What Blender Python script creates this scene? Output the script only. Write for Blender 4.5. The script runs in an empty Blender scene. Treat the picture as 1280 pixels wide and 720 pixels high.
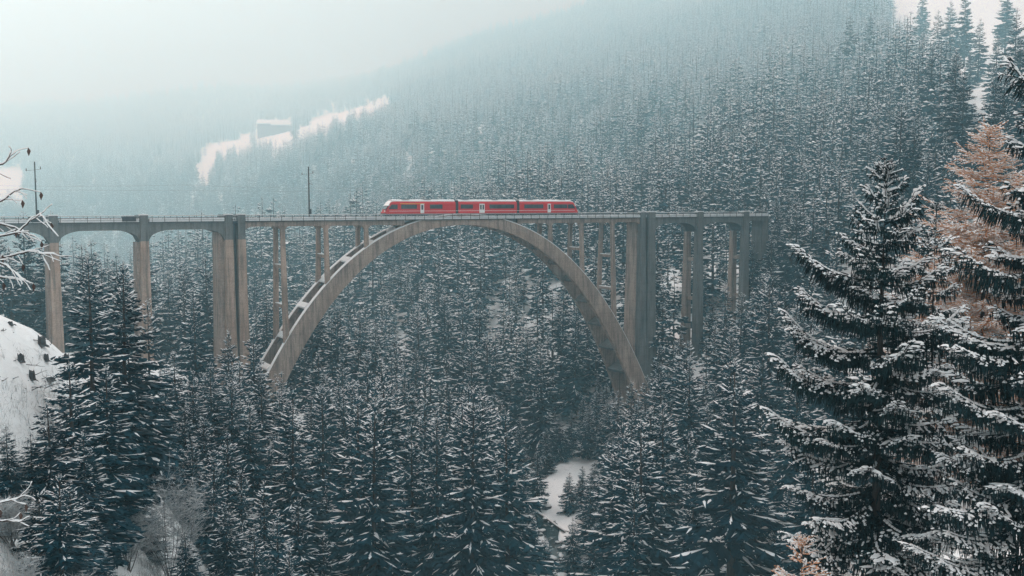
import bpy, math, random
import numpy as np
from mathutils import Vector, Matrix
random.seed(7)
rng = np.random.default_rng(11)
SC = bpy.context.scene
COL = SC.collection
R_ = math.radians

# ------------------------------------------------------------------ camera
F = 1244.0                       # focal length in photo pixels (1280 wide): a 35 mm lens
PITCH = R_(4.91)
CAMZ = 62.28                     # metres above the stream bed
cam = bpy.data.cameras.new('camera')
cam.lens = 36.0 * F / 1280.0
cam.sensor_width = 36.0
cam.clip_start = 0.1
cam.clip_end = 6000
camo = bpy.data.objects.new('camera', cam)
COL.objects.link(camo)
camo.location = (0, 0, CAMZ)
camo.rotation_euler = (math.pi / 2 - PITCH, 0, 0)
SC.camera = camo

# ------------------------------------------------------------------ world, sun, exposure, render
CLOUD_HORIZON, CLOUD_ZENITH = 2.6, 17.5
SUN_EL, SUN_AZ = R_(36), R_(-34)
w = bpy.data.worlds.new('World')
SC.world = w
w.use_nodes = True
nt = w.node_tree
nt.nodes.clear()
out = nt.nodes.new('ShaderNodeOutputWorld')
bg = nt.nodes.new('ShaderNodeBackground')
sky = nt.nodes.new('ShaderNodeTexSky')
sky.sky_type = 'NISHITA'
sky.sun_disc = False
sky.sun_elevation = SUN_EL
sky.sun_rotation = SUN_AZ
sky.air_density = 1.0
sky.dust_density = 2.0
mixn = nt.nodes.new('ShaderNodeMix')          # closed cloud cover over the clear sky
mixn.data_type = 'RGBA'
mixn.inputs[0].default_value = 0.97
# a closed cloud deck: brightest overhead, a third as bright at the horizon
tc = nt.nodes.new('ShaderNodeTexCoord'); sx = nt.nodes.new('ShaderNodeSeparateXYZ')
nt.links.new(tc.outputs['Generated'], sx.inputs[0])
cl0 = nt.nodes.new('ShaderNodeClamp'); nt.links.new(sx.outputs['Z'], cl0.inputs[0])
cl = nt.nodes.new('ShaderNodeMath'); cl.operation = 'POWER'; cl.inputs[1].default_value = 1.5; nt.links.new(cl0.outputs[0], cl.inputs[0])
gr = nt.nodes.new('ShaderNodeMath'); gr.operation = 'MULTIPLY_ADD'; gr.inputs[1].default_value = CLOUD_ZENITH - CLOUD_HORIZON; gr.inputs[2].default_value = CLOUD_HORIZON
nt.links.new(cl.outputs[0], gr.inputs[0])
vm = nt.nodes.new('ShaderNodeVectorMath'); vm.operation = 'SCALE'; vm.inputs[0].default_value = (0.94, 0.97, 0.985)
nt.links.new(gr.outputs[0], vm.inputs['Scale']); nt.links.new(vm.outputs[0], mixn.inputs[7])
nt.links.new(sky.outputs[0], mixn.inputs[6])
nt.links.new(mixn.outputs[2], bg.inputs[0])
bg.inputs[1].default_value = 0.1
nt.links.new(bg.outputs[0], out.inputs[0])
sun = bpy.data.lights.new('sun', 'SUN')
sun.energy = 1.5
sun.angle = R_(20)
sun.color = (1.0, 0.96, 0.9)
suno = bpy.data.objects.new('sun', sun)
COL.objects.link(suno)
d = Vector((math.sin(SUN_AZ) * math.cos(SUN_EL), math.cos(SUN_AZ) * math.cos(SUN_EL), math.sin(SUN_EL)))
suno.rotation_euler = d.to_track_quat('Z', 'Y').to_euler()
suno.location = (0, 0, 400)
sky.sun_rotation = math.atan2(d.x, d.y)
SC.view_settings.view_transform = 'Standard'
SC.view_settings.look = 'None'
SC.view_settings.exposure = -0.04
SC.view_settings.gamma = 1.0
SC.view_settings.use_curve_mapping = False
SC.cycles.use_denoising = True
SC.cycles.volume_bounces = 8
SC.cycles.max_bounces = 10
SC.cycles.diffuse_bounces = 3
SC.cycles.transparent_max_bounces = 4
HAZE = 0.00062

# ------------------------------------------------------------------ materials
def mat(name, rough=0.8):
    m = bpy.data.materials.new(name)
    m.use_nodes = True
    b = m.node_tree.nodes['Principled BSDF']
    b.inputs['Roughness'].default_value = rough
    b.inputs['Specular IOR Level'].default_value = 0.25
    return m, m.node_tree, b

def ramp(nt, src, stops):
    r = nt.nodes.new('ShaderNodeValToRGB')
    e = r.color_ramp.elements
    while len(e) < len(stops):
        e.new(0.5)
    for i, (p, c) in enumerate(stops):
        e[i].position = p
        e[i].color = (*c, 1)
    nt.links.new(src, r.inputs[0])
    return r

def noise(nt, scale, detail=4, vec=None, rough=0.55):
    n = nt.nodes.new('ShaderNodeTexNoise')
    n.inputs['Scale'].default_value = scale
    n.inputs['Detail'].default_value = detail
    n.inputs['Roughness'].default_value = rough
    if vec is not None:
        nt.links.new(vec, n.inputs['Vector'])
    return n

def coords(nt, scale=(1, 1, 1), kind='Object'):
    t = nt.nodes.new('ShaderNodeTexCoord')
    mp = nt.nodes.new('ShaderNodeMapping')
    mp.inputs['Scale'].default_value = scale
    nt.links.new(t.outputs[kind], mp.inputs[0])
    return mp.outputs[0]

def noise_mat(name, stops, scale, rough=0.85, stretch=(1, 1, 1), bump=0.0, detail=5):
    m, nt, b = mat(name, rough)
    n = noise(nt, scale, detail, coords(nt, stretch))
    r = ramp(nt, n.outputs[0], stops)
    nt.links.new(r.outputs[0], b.inputs['Base Color'])
    if bump:
        bp = nt.nodes.new('ShaderNodeBump')
        bp.inputs['Strength'].default_value = bump
        bp.inputs['Distance'].default_value = 0.1
        nt.links.new(n.outputs[0], bp.inputs['Height'])
        nt.links.new(bp.outputs[0], b.inputs['Normal'])
    return m

def needle_mat(name, lo, hi):
    m, nt, b = mat(name, 0.7)
    oi = nt.nodes.new('ShaderNodeObjectInfo')
    n = noise(nt, 2.5, 2, coords(nt))
    add = nt.nodes.new('ShaderNodeMath')
    add.operation = 'ADD'
    nt.links.new(oi.outputs['Random'], add.inputs[0])
    nt.links.new(n.outputs[0], add.inputs[1])
    mu = nt.nodes.new('ShaderNodeMath')
    mu.operation = 'MULTIPLY'
    mu.inputs[1].default_value = 0.5
    nt.links.new(add.outputs[0], mu.inputs[0])
    r = ramp(nt, mu.outputs[0], [(0.2, lo), (0.85, hi)])
    nt.links.new(r.outputs[0], b.inputs['Base Color'])
    b.inputs['Specular IOR Level'].default_value = 0.1
    return m

M = {}
M['needles'] = needle_mat('spruce_needles', (0.0005, 0.024, 0.040), (0.003, 0.052, 0.076))
M['needles_far'] = needle_mat('frosted_needles', (0.006, 0.06, 0.085), (0.034, 0.13, 0.16))
M['needles_rime_haze'] = needle_mat('rime_and_haze_needles', (0.13, 0.21, 0.24), (0.28, 0.36, 0.39))  # rime, with some of the mountain haze painted into its pale colour
M['snow'] = noise_mat('snow', [(0.3, (0.68, 0.72, 0.74)), (0.7, (0.80, 0.83, 0.84))], 0.8, 0.75)
M['bark'] = noise_mat('bark', [(0.3, (0.02, 0.02, 0.02)), (0.7, (0.07, 0.06, 0.055))], 3, 0.9, (4, 4, 1), 0.3)
M['larch'] = noise_mat('larch_twigs', [(0.3, (0.56, 0.25, 0.12)), (0.7, (0.7, 0.42, 0.26))], 2, 0.8)
M['twig'] = noise_mat('bare_twigs', [(0.3, (0.05, 0.05, 0.05)), (0.7, (0.15, 0.15, 0.15))], 1.5, 0.9)
M['frost'] = noise_mat('frosted_twigs', [(0.3, (0.22, 0.26, 0.28)), (0.7, (0.5, 0.54, 0.55))], 1.5, 0.9)
M['dead_leaf'] = noise_mat('dead_leaf', [(0.3, (0.04, 0.03, 0.03)), (0.7, (0.09, 0.06, 0.05))], 5, 0.8)
M['rock'] = noise_mat('rock', [(0.3, (0.03, 0.035, 0.04)), (0.7, (0.12, 0.12, 0.12))], 1.5, 0.9, bump=0.4)
M['stump'] = noise_mat('stump_bark', [(0.3, (0.03, 0.035, 0.04)), (0.7, (0.09, 0.09, 0.09))], 4, 0.9)
M['red'] = noise_mat('red_paint', [(0.3, (0.52, 0.006, 0.010)), (0.7, (0.60, 0.010, 0.014))], 0.7, 0.4)
M['red_dark'] = noise_mat('dark_red_paint', [(0.3, (0.36, 0.01, 0.018)), (0.7, (0.42, 0.015, 0.02))], 0.7, 0.45)
M['white_paint'] = noise_mat('white_paint', [(0.3, (0.70, 0.72, 0.72)), (0.7, (0.8, 0.8, 0.8))], 1.0, 0.4)
M['yellow'] = noise_mat('yellow_paint', [(0.3, (0.75, 0.35, 0.03)), (0.7, (0.8, 0.42, 0.04))], 1.0, 0.4)
M['under'] = noise_mat('dark_underframe', [(0.3, (0.015, 0.017, 0.02)), (0.7, (0.05, 0.05, 0.055))], 2, 0.7)
M['steel'] = noise_mat('galvanised_steel', [(0.3, (0.10, 0.12, 0.13)), (0.7, (0.17, 0.19, 0.2))], 3, 0.6)
M['insulator'] = noise_mat('insulator', [(0.3, (0.05, 0.04, 0.035)), (0.7, (0.1, 0.07, 0.06))], 3, 0.4)
M['barn_wood'] = noise_mat('barn_wood', [(0.3, (0.12, 0.05, 0.04)), (0.7, (0.22, 0.10, 0.08))], 1.2, 0.9, (3, 3, 0.4))
M['ballast'] = noise_mat('ballast', [(0.4, (0.2, 0.2, 0.2)), (0.55, (0.8, 0.82, 0.83))], 3, 0.9)
M['lamp'] = noise_mat('lamp_lens', [(0.3, (0.8, 0.8, 0.75)), (0.7, (0.9, 0.9, 0.85))], 2, 0.2)

def glass_mat():
    m, nt, b = mat('window_glass', 0.08)
    n = noise(nt, 0.9, 3, coords(nt))
    r = ramp(nt, n.outputs[0], [(0.4, (0.008, 0.02, 0.026)), (0.75, (0.05, 0.075, 0.085))])
    nt.links.new(r.outputs[0], b.inputs['Base Color'])
    b.inputs['Specular IOR Level'].default_value = 0.5
    return m
M['glass'] = glass_mat()

def concrete_mat(name, base_lo, base_hi, stain):
    m, nt, b = mat(name, 0.9)
    big = noise(nt, 0.25, 5, coords(nt, (1, 1, 0.6)), 0.65)
    r1 = ramp(nt, big.outputs[0], [(0.3, base_lo), (0.7, base_hi)])
    streak = noise(nt, 1.6, 5, coords(nt, (1, 1, 0.07)), 0.7)
    r2 = ramp(nt, streak.outputs[0], [(0.44, (0, 0, 0)), (0.66, (1, 1, 1))])
    fine = noise(nt, 4.5, 6, coords(nt), 0.7)
    r3 = ramp(nt, fine.outputs[0], [(0.35, (0.72, 0.72, 0.72)), (0.65, (1.12, 1.12, 1.12))])
    wv = nt.nodes.new('ShaderNodeTexWave')         # board marks of the shuttering
    wv.wave_type = 'BANDS'
    wv.bands_direction = 'Z'
    wv.inputs['Scale'].default_value = 0.13
    wv.inputs['Distortion'].default_value = 0.4
    nt.links.new(coords(nt), wv.inputs['Vector'])
    r4 = ramp(nt, wv.outputs[0], [(0.0, (0.72, 0.72, 0.72)), (0.06, (1, 1, 1))])
    m1 = nt.nodes.new('ShaderNodeMix'); m1.data_type = 'RGBA'
    nt.links.new(r1.outputs[0], m1.inputs[6])
    m1.inputs[7].default_value = (*stain, 1)
    ml = nt.nodes.new('ShaderNodeMath'); ml.operation = 'MULTIPLY'; ml.inputs[1].default_value = 0.8
    nt.links.new(r2.outputs[0], ml.inputs[0])
    nt.links.new(ml.outputs[0], m1.inputs[0])
    m2 = nt.nodes.new('ShaderNodeMix'); m2.data_type = 'RGBA'; m2.blend_type = 'MULTIPLY'
    m2.inputs[0].default_value = 1
    nt.links.new(m1.outputs[2], m2.inputs[6]); nt.links.new(r3.outputs[0], m2.inputs[7])
    m3 = nt.nodes.new('ShaderNodeMix'); m3.data_type = 'RGBA'; m3.blend_type = 'MULTIPLY'
    m3.inputs[0].default_value = 0.35
    nt.links.new(m2.outputs[2], m3.inputs[6]); nt.links.new(r4.outputs[0], m3.inputs[7])
    nt.links.new(m3.outputs[2], b.inputs['Base Color'])
    bp = nt.nodes.new('ShaderNodeBump')
    bp.inputs['Strength'].default_value = 0.25; bp.inputs['Distance'].default_value = 0.08
    nt.links.new(fine.outputs[0], bp.inputs['Height'])
    nt.links.new(bp.outputs[0], b.inputs['Normal'])
    return m
M['concrete'] = concrete_mat('weathered_concrete', (0.29, 0.225, 0.185), (0.46, 0.375, 0.32), (0.11, 0.095, 0.085))
M['concrete_tan'] = concrete_mat('tan_concrete', (0.33, 0.24, 0.185), (0.5, 0.38, 0.31), (0.13, 0.11, 0.095))
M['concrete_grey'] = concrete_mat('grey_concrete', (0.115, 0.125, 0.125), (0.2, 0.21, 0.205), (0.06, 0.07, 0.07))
M['concrete_dark'] = concrete_mat('dark_concrete', (0.05, 0.06, 0.065), (0.1, 0.11, 0.11), (0.03, 0.04, 0.04))  # darker concrete tone for soffits, cross beams, pier joints and deck slab

def ground_mat():
    m, nt, b = mat('snowy_ground', 0.9)
    g = nt.nodes.new('ShaderNodeNewGeometry')
    n1 = noise(nt, 0.09, 6, g.outputs['Position'], 0.6)
    n2 = noise(nt, 0.9, 6, g.outputs['Position'], 0.7)
    at = nt.nodes.new('ShaderNodeAttribute'); at.attribute_name = 'bare'
    mx = nt.nodes.new('ShaderNodeMath'); mx.operation = 'MULTIPLY_ADD'
    mx.inputs[1].default_value = 0.5
    nt.links.new(n1.outputs[0], mx.inputs[0])
    nt.links.new(at.outputs['Fac'], mx.inputs[2])
    ad = nt.nodes.new('ShaderNodeMath'); ad.operation = 'MULTIPLY_ADD'; ad.inputs[1].default_value = 0.9
    nt.links.new(n2.outputs[0], ad.inputs[0]); nt.links.new(mx.outputs[0], ad.inputs[2])
    r = ramp(nt, ad.outputs[0], [(0.80, (0.80, 0.83, 0.84)), (0.95, (0.5, 0.52, 0.53)), (1.15, (0.05, 0.065, 0.07))])
    nt.links.new(r.outputs[0], b.inputs['Base Color'])
    bp = nt.nodes.new('ShaderNodeBump'); bp.inputs['Strength'].default_value = 0.5; bp.inputs['Distance'].default_value = 0.4
    nt.links.new(n2.outputs[0], bp.inputs['Height']); nt.links.new(bp.outputs[0], b.inputs['Normal'])
    return m
M['ground'] = ground_mat()

def water_mat():
    m, nt, b = mat('stream_water', 0.12)
    n = noise(nt, 0.7, 5, coords(nt))
    r = ramp(nt, n.outputs[0], [(0.4, (0.008, 0.022, 0.026)), (0.6, (0.02, 0.045, 0.05)), (0.74, (0.5, 0.55, 0.55))])
    nt.links.new(r.outputs[0], b.inputs['Base Color'])
    bp = nt.nodes.new('ShaderNodeBump'); bp.inputs['Strength'].default_value = 0.5
    nt.links.new(n.outputs[0], bp.inputs['Height']); nt.links.new(bp.outputs[0], b.inputs['Normal'])
    return m
M['water'] = water_mat()

# ------------------------------------------------------------------ helpers
def new_mesh(name, V, Fc, mats, MI=None, smooth=False):
    me = bpy.data.meshes.new(name)
    me.from_pydata([tuple(v) for v in V], [], [tuple(f) for f in Fc])
    for m in mats:
        me.materials.append(m)
    if MI is not None:
        me.polygons.foreach_set('material_index', np.asarray(MI, dtype=np.int32))
    if smooth:
        me.polygons.foreach_set('use_smooth', np.ones(len(me.polygons), dtype=bool))
    me.update()
    return me

def tri_mesh(name, V, T, mats, MI=None, smooth=False):
    V = np.ascontiguousarray(V, dtype=np.float32); T = np.ascontiguousarray(T, dtype=np.int32)
    me = bpy.data.meshes.new(name)
    me.vertices.add(len(V)); me.vertices.foreach_set('co', V.ravel())
    me.loops.add(len(T) * 3); me.loops.foreach_set('vertex_index', T.ravel())
    me.polygons.add(len(T)); me.polygons.foreach_set('loop_start', np.arange(0, len(T) * 3, 3, dtype=np.int32))
    for m in mats:
        me.materials.append(m)
    if MI is not None:
        me.polygons.foreach_set('material_index', np.asarray(MI, dtype=np.int32))
    if smooth:
        me.polygons.foreach_set('use_smooth', np.ones(len(T), dtype=bool))
    me.update(calc_edges=True)
    return me

def link(name, data, parent=None, loc=(0, 0, 0), rot=(0, 0, 0), scale=(1, 1, 1)):
    o = bpy.data.objects.new(name, data)
    COL.objects.link(o)
    o.location = loc; o.rotation_euler = rot; o.scale = scale
    if parent is not None:
        o.parent = parent
    return o

def tag(o, label=None, cat=None, group=None, kind=None):
    if label: o['label'] = label
    if cat: o['category'] = cat
    if group: o['group'] = group
    if kind: o['kind'] = kind
    return o

class MB:
    def __init__(s):
        s.V = []; s.F = []; s.MI = []
    def add(s, V, Fc, mi=0):
        n = len(s.V)
        s.V += [tuple(v) for v in V]
        s.F += [tuple(i + n for i in f) for f in Fc]
        s.MI += [mi] * len(Fc)
        return s
    def box(s, x0, x1, y0, y1, z0, z1, mi=0):
        return s.hexa([(x0, y0, z0), (x1, y0, z0), (x1, y1, z0), (x0, y1, z0), (x0, y0, z1), (x1, y0, z1), (x1, y1, z1), (x0, y1, z1)], mi)
    def hexa(s, P, mi=0):
        return s.add(P, [(0, 3, 2, 1), (4, 5, 6, 7), (0, 1, 5, 4), (1, 2, 6, 5), (2, 3, 7, 6), (3, 0, 4, 7)], mi)
    def tube(s, pts, rad, n=6, mi=0, cap=True):
        pts = [Vector(p) for p in pts]
        if not hasattr(rad, '__len__'): rad = [rad] * len(pts)
        rings = []
        V = []
        for i, p in enumerate(pts):
            t = (pts[min(i + 1, len(pts) - 1)] - pts[max(i - 1, 0)]).normalized()
            a = t.cross(Vector((0, 0, 1)))
            if a.length < 1e-3: a = Vector((1, 0, 0))
            a.normalize(); b = a.cross(t)
            for k in range(n):
                an = 2 * math.pi * k / n
                V.append(p + (a * math.cos(an) + b * math.sin(an)) * rad[i])
        Fc = []
        for i in range(len(pts) - 1):
            for k in range(n):
                k2 = (k + 1) % n
                Fc.append((i * n + k, i * n + k2, (i + 1) * n + k2, (i + 1) * n + k))
        if cap:
            Fc.append(tuple(range(n - 1, -1, -1))); Fc.append(tuple((len(pts) - 1) * n + k for k in range(n)))
        return s.add(V, Fc, mi)
    def band(s, prof_top, prof_bot, y0, y1, mi=0):
        """solid band between two polylines [(x,z)...] of equal length; y0/y1 are numbers or functions of (x,z)"""
        f0 = y0 if callable(y0) else (lambda x, z: y0)
        f1 = y1 if callable(y1) else (lambda x, z: y1)
        n = len(prof_top)
        V = []
        for (x, z) in prof_top: V.append((x, f0(x, z), z))
        for (x, z) in prof_bot: V.append((x, f0(x, z), z))
        for (x, z) in prof_top: V.append((x, f1(x, z), z))
        for (x, z) in prof_bot: V.append((x, f1(x, z), z))
        Fc = []
        for i in range(n - 1):
            Fc += [(n + i, n + i + 1, i + 1, i), (2 * n + i, 2 * n + i + 1, 3 * n + i + 1, 3 * n + i),
                   (i, i + 1, 2 * n + i + 1, 2 * n + i), (n + i, 3 * n + i, 3 * n + i + 1, n + i + 1)]
        Fc += [(0, 2 * n, 3 * n, n), (n - 1, 2 * n - 1, 4 * n - 1, 3 * n - 1)]
        return s.add(V, Fc, mi)
    def build(s, name, mats, parent=None, smooth=False, loc=(0, 0, 0), rot=(0, 0, 0)):
        if not isinstance(mats, (list, tuple)): mats = [mats]
        me = new_mesh(name, s.V, s.F, mats, s.MI, smooth)
        return link(name, me, parent, loc, rot)

CP, SP = math.cos(PITCH), math.sin(PITCH)
def at(u, v, dep):
    """photo pixel + distance along the view axis -> world point"""
    x = (u - 640) / F * dep; up = (360 - v) / F * dep
    return np.array([x, dep * CP + up * SP, CAMZ - dep * SP + up * CP])
def px(x, y, z):
    h = z - CAMZ
    dep = y * CP - h * SP; up = y * SP + h * CP
    return 640 + F * x / dep, 360 - F * up / dep, dep
def in_poly(u, v, poly):
    ins = np.zeros(np.shape(u), dtype=bool)
    n = len(poly)
    for i in range(n):
        x1, y1 = poly[i]; x2, y2 = poly[(i + 1) % n]
        c = ((y1 > v) != (y2 > v)) & (u < (x2 - x1) * (v - y1) / (y2 - y1 + 1e-12) + x1)
        ins ^= c
    return ins

# ------------------------------------------------------------------ bridge frame
TH = R_(30.48)
BX, BY = (579.2 - 640) / F * 235.0, 235.0
CT, ST = math.cos(TH), math.sin(TH)
def b2w(s, t): return BX + s * CT - t * ST, BY + s * ST + t * CT
def w2b(x, y): return (x - BX) * CT + (y - BY) * ST, -(x - BX) * ST + (y - BY) * CT
def ext(s): return 59.49 - 0.0111 * s * s - 1.579e-6 * s ** 4
def intr(s): return 57.01 - 0.0131 * s * s - 2.108e-6 * s ** 4

# ------------------------------------------------------------------ terrain
CTRL = [  # photo u, v of the ground and its distance
 (250,430,470),(250,350,560),(250,270,640),(250,215,720),(250,185,800),(250,160,930),(250,140,1150),
 (100,420,520),(100,340,600),(100,250,700),(100,190,820),(100,160,960),(100,130,1200),
 (-100,420,480),(-100,300,600),(-100,220,760),(-100,150,1000),(-300,250,500),(-300,120,900),
 (400,480,350),(400,430,410),(400,350,490),(400,270,580),(400,200,670),(400,165,760),(400,148,860),(400,110,1050),
 (500,560,262),(500,500,320),(500,420,380),(500,330,450),(500,260,530),(500,190,620),(500,140,720),(500,115,860),(500,80,1080),
 (600,610,240),(600,560,280),(600,480,325),(600,400,365),(600,300,425),(600,240,490),(600,160,590),(600,100,720),(600,50,900),(600,10,1150),
 (700,500,300),(700,420,340),(700,330,385),(700,250,450),(700,160,560),(700,90,690),(700,40,860),(700,0,1100),
 (800,500,270),(800,440,300),(800,350,345),(800,260,400),(800,180,470),(800,100,570),(800,40,720),(800,-10,950),
 (900,470,262),(900,400,290),(900,330,315),(900,250,360),(900,160,430),(900,80,530),(900,20,660),(900,-40,900),
 (1000,420,262),(1000,350,285),(1000,280,310),(1000,200,345),(1000,120,400),(1000,50,480),(1000,-10,620),(1000,-70,850),
 (1100,450,225),(1100,350,250),(1100,260,280),(1100,180,315),(1100,110,365),(1100,60,430),(1100,10,520),(1100,-50,700),
 (1200,350,225),(1200,250,255),(1200,180,285),(1200,120,320),(1200,60,380),(1200,0,470),(1200,-60,640),
 (1300,300,220),(1300,180,260),(1300,110,300),(1300,40,370),(1300,-40,500),(1500,100,260),(1500,-50,420),(1800,100,250),
 # gorge floor and stream
 (690,650,203),(700,600,235),(690,560,262),(725,556,268),(700,720,172),(640,590,245),(600,720,170),(560,660,205),(760,650,205),(760,720,172),(740,600,238),
 (720,800,140),(650,800,142),
 # near slopes
 (450,790,108),(450,650,165),(450,540,225),(350,800,92),(360,670,132),(345,520,205),(300,830,76),(400,850,84),(480,850,84),(560,840,90),(290,520,200),(230,560,112),(240,470,196),
 (130,600,112),(180,660,76),(130,470,170),(60,440,185),(-60,430,180),
 (0,388,76),(25,395,76),(48,408,76),(70,426,76),(88,441,76),(105,460,77),(125,490,78),(150,540,79),(0,450,92),(50,470,92),(100,530,93),(150,600,95),(-40,372,74),(-80,352,70),(-250,300,70),(0,490,60),(50,495,62),(85,520,64),(110,600,62),(132,640,62),(150,625,68),(130,622,104),(20,610,50),(62,700,50),(72,790,44),(100,700,56),(125,730,56),(0,660,44),(0,780,36),(-60,560,46),(140,710,62),(230,730,60),
 (850,745,150),(900,640,178),(850,600,205),(830,540,245),(950,560,215),(950,760,125),(1000,760,105),(1000,660,145),(1050,520,195),(1000,760,60),(1000,830,40),(1100,790,70),(1200,790,70),(900,800,60),(900,860,40),(1050,990,36),(1150,1000,31),(1250,960,34),
 (1250,760,60),(1450,760,45),(1350,960,30),(1200,600,110),(1150,480,180),(1300,420,150),
]
NREAR = next(i for i, c in enumerate(CTRL) if c == (690,650,203))
def push(u, v, d):                 # the mountain stands well behind the gorge
    q = min(1.0, max(0.0, (u - 850) / 200.0))
    thr = 330 - 75 * q; k = 3.0 - 0.2 * q
    if 380 <= u <= 820 and v >= 330: k = 0.25
    if u < 480: k += 1.3 * min(1.0, (480 - u) / 250.0)
    if v < 150: k += 0.8 + 0.8 * min(1.0, (150 - v) / 80.0)
    return (u, v, d + max(0.0, d - thr) * k)
CTRL = [push(*c) for c in CTRL[:NREAR]] + CTRL[NREAR:]
CTRL_XYZ = [at(*c) for c in CTRL]
CTRL_XYZ += [np.array(p, float) for p in [(0,0,60.5),(-8,4,60.3),(8,4,60.0),(0,10,55),(0,25,46),(-12,22,50),(12,22,46),(0,55,35),(0,85,25),(15,50,36),(-60,-60,70),(60,-60,68),(0,-120,75),(300,40,95),(300,-80,110),(-300,-80,100),(-200,60,72),
    (900,500,260),(1500,900,420),(1500,2000,470),(2400,100,300),(2400,4300,620),(-1300,900,160),(-900,250,120),(-2600,4300,520),(-2600,0,180),(0,4300,600),(-1300,4300,540),(800,2800,600),(1200,4300,620),(-2400,2300,420),(2000,-200,240),(-2000,-200,180)]]
C = np.array(CTRL_XYZ)
STREAM = np.array([at(u, v, dd)[:2] for u, v, dd in [(735,830,132),(718,735,166),(700,690,186),(684,648,205),(655,622,223),(640,590,246)]])
STREAM_Z = -3.0
def seg_dist(x, y, poly):
    best = np.full(np.shape(x), 1e9)
    for (x1, y1), (x2, y2) in zip(poly[:-1], poly[1:]):
        dx, dy = x2 - x1, y2 - y1
        t = np.clip(((x - x1) * dx + (y - y1) * dy) / (dx * dx + dy * dy), 0, 1)
        best = np.minimum(best, np.hypot(x - x1 - t * dx, y - y1 - t * dy))
    return best
KC = 6.0
_A = np.sqrt(((C[:, None, :2] - C[None, :, :2]) ** 2).sum(-1) + KC * KC)
_n = len(C)
_M = np.zeros((_n + 1, _n + 1)); _M[:_n, :_n] = _A + np.eye(_n) * -0.3; _M[:_n, _n] = 1; _M[_n, :_n] = 1
_W = np.linalg.solve(_M, np.concatenate([C[:, 2], [0]]))
def vnoise(x, y, s, seed):
    r = np.random.default_rng(seed); g = r.uniform(-1, 1, (128, 128))
    X = x / s; Y = y / s
    i = np.floor(X).astype(int); j = np.floor(Y).astype(int)
    fx = X - i; fy = Y - j
    fx = fx * fx * (3 - 2 * fx); fy = fy * fy * (3 - 2 * fy)
    a = g[i % 128, j % 128]; b_ = g[(i + 1) % 128, j % 128]; c_ = g[i % 128, (j + 1) % 128]; d_ = g[(i + 1) % 128, (j + 1) % 128]
    return (a * (1 - fx) + b_ * fx) * (1 - fy) + (c_ * (1 - fx) + d_ * fx) * fy
def height(x, y):
    x = np.asarray(x, float); y = np.asarray(y, float)
    sh = x.shape; xf = x.ravel(); yf = y.ravel()
    z = np.empty(len(xf))
    for k in range(0, len(xf), 20000):
        sl = slice(k, k + 20000)
        z[sl] = np.sqrt((xf[sl, None] - C[None, :, 0]) ** 2 + (yf[sl, None] - C[None, :, 1]) ** 2 + KC * KC) @ _W[:_n] + _W[_n]
    z = z.reshape(sh)
    z = np.where(z > 980, 980 + (z - 980) * 0.25, z)
    dist = np.hypot(x, y)
    amp = np.clip((dist - 10) / 150, 0.12, 1)
    z = z + amp * (vnoise(x, y, 37, 1) * 1.6 + vnoise(x, y, 13, 2) * 0.7) + np.clip(dist / 60, 0, 1) * vnoise(x, y, 6, 3) * 0.4
    sd = seg_dist(x, y, STREAM)
    k = np.clip(1 - sd / 9.0, 0, 1) ; k = k * k * (3 - 2 * k)
    z = z * (1 - k) + (STREAM_Z - 1.2) * k
    return z
def lines(a, b, fine0, fine1, step, grow):
    L = list(np.arange(fine0, fine1, step))
    s = step; v = L[-1]
    while v < b:
        s = min(s * grow, 40); v += s; L.append(v)
    s = step; v = L[0]
    while v > a:
        s = min(s * grow, 40); v -= s; L.insert(0, v)
    return np.array(L)
gx = lines(-2600, 2400, -130, 130, 2.4, 1.05)
gy = lines(-180, 4350, 10, 300, 2.4, 1.04)
GX, GY = np.meshgrid(gx, gy)
GZ = height(GX, GY)
nx, ny = len(gx), len(gy)
idx = np.arange(nx * ny).reshape(ny, nx)
a_, b_, c_, d_ = idx[:-1, :-1].ravel(), idx[:-1, 1:].ravel(), idx[1:, 1:].ravel(), idx[1:, :-1].ravel()
T = np.concatenate([np.stack([a_, b_, c_], 1), np.stack([a_, c_, d_], 1)])
gme = tri_mesh('ground', np.stack([GX.ravel(), GY.ravel(), GZ.ravel()], 1), T, [M['ground']], smooth=True)
ground = link('ground', gme); tag(ground, 'snow covered valley slopes with dark soil showing between trees', kind='structure')
def hgt(x, y):
    """height on the terrain grid (bilinear)"""
    x = np.asarray(x, float); y = np.asarray(y, float)
    i = np.clip(np.searchsorted(gx, x) - 1, 0, nx - 2); j = np.clip(np.searchsorted(gy, y) - 1, 0, ny - 2)
    fx = np.clip((x - gx[i]) / (gx[i + 1] - gx[i]), 0, 1); fy = np.clip((y - gy[j]) / (gy[j + 1] - gy[j]), 0, 1)
    return (GZ[j, i] * (1 - fx) + GZ[j, i + 1] * fx) * (1 - fy) + (GZ[j + 1, i] * (1 - fx) + GZ[j + 1, i + 1] * fx) * fy

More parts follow.
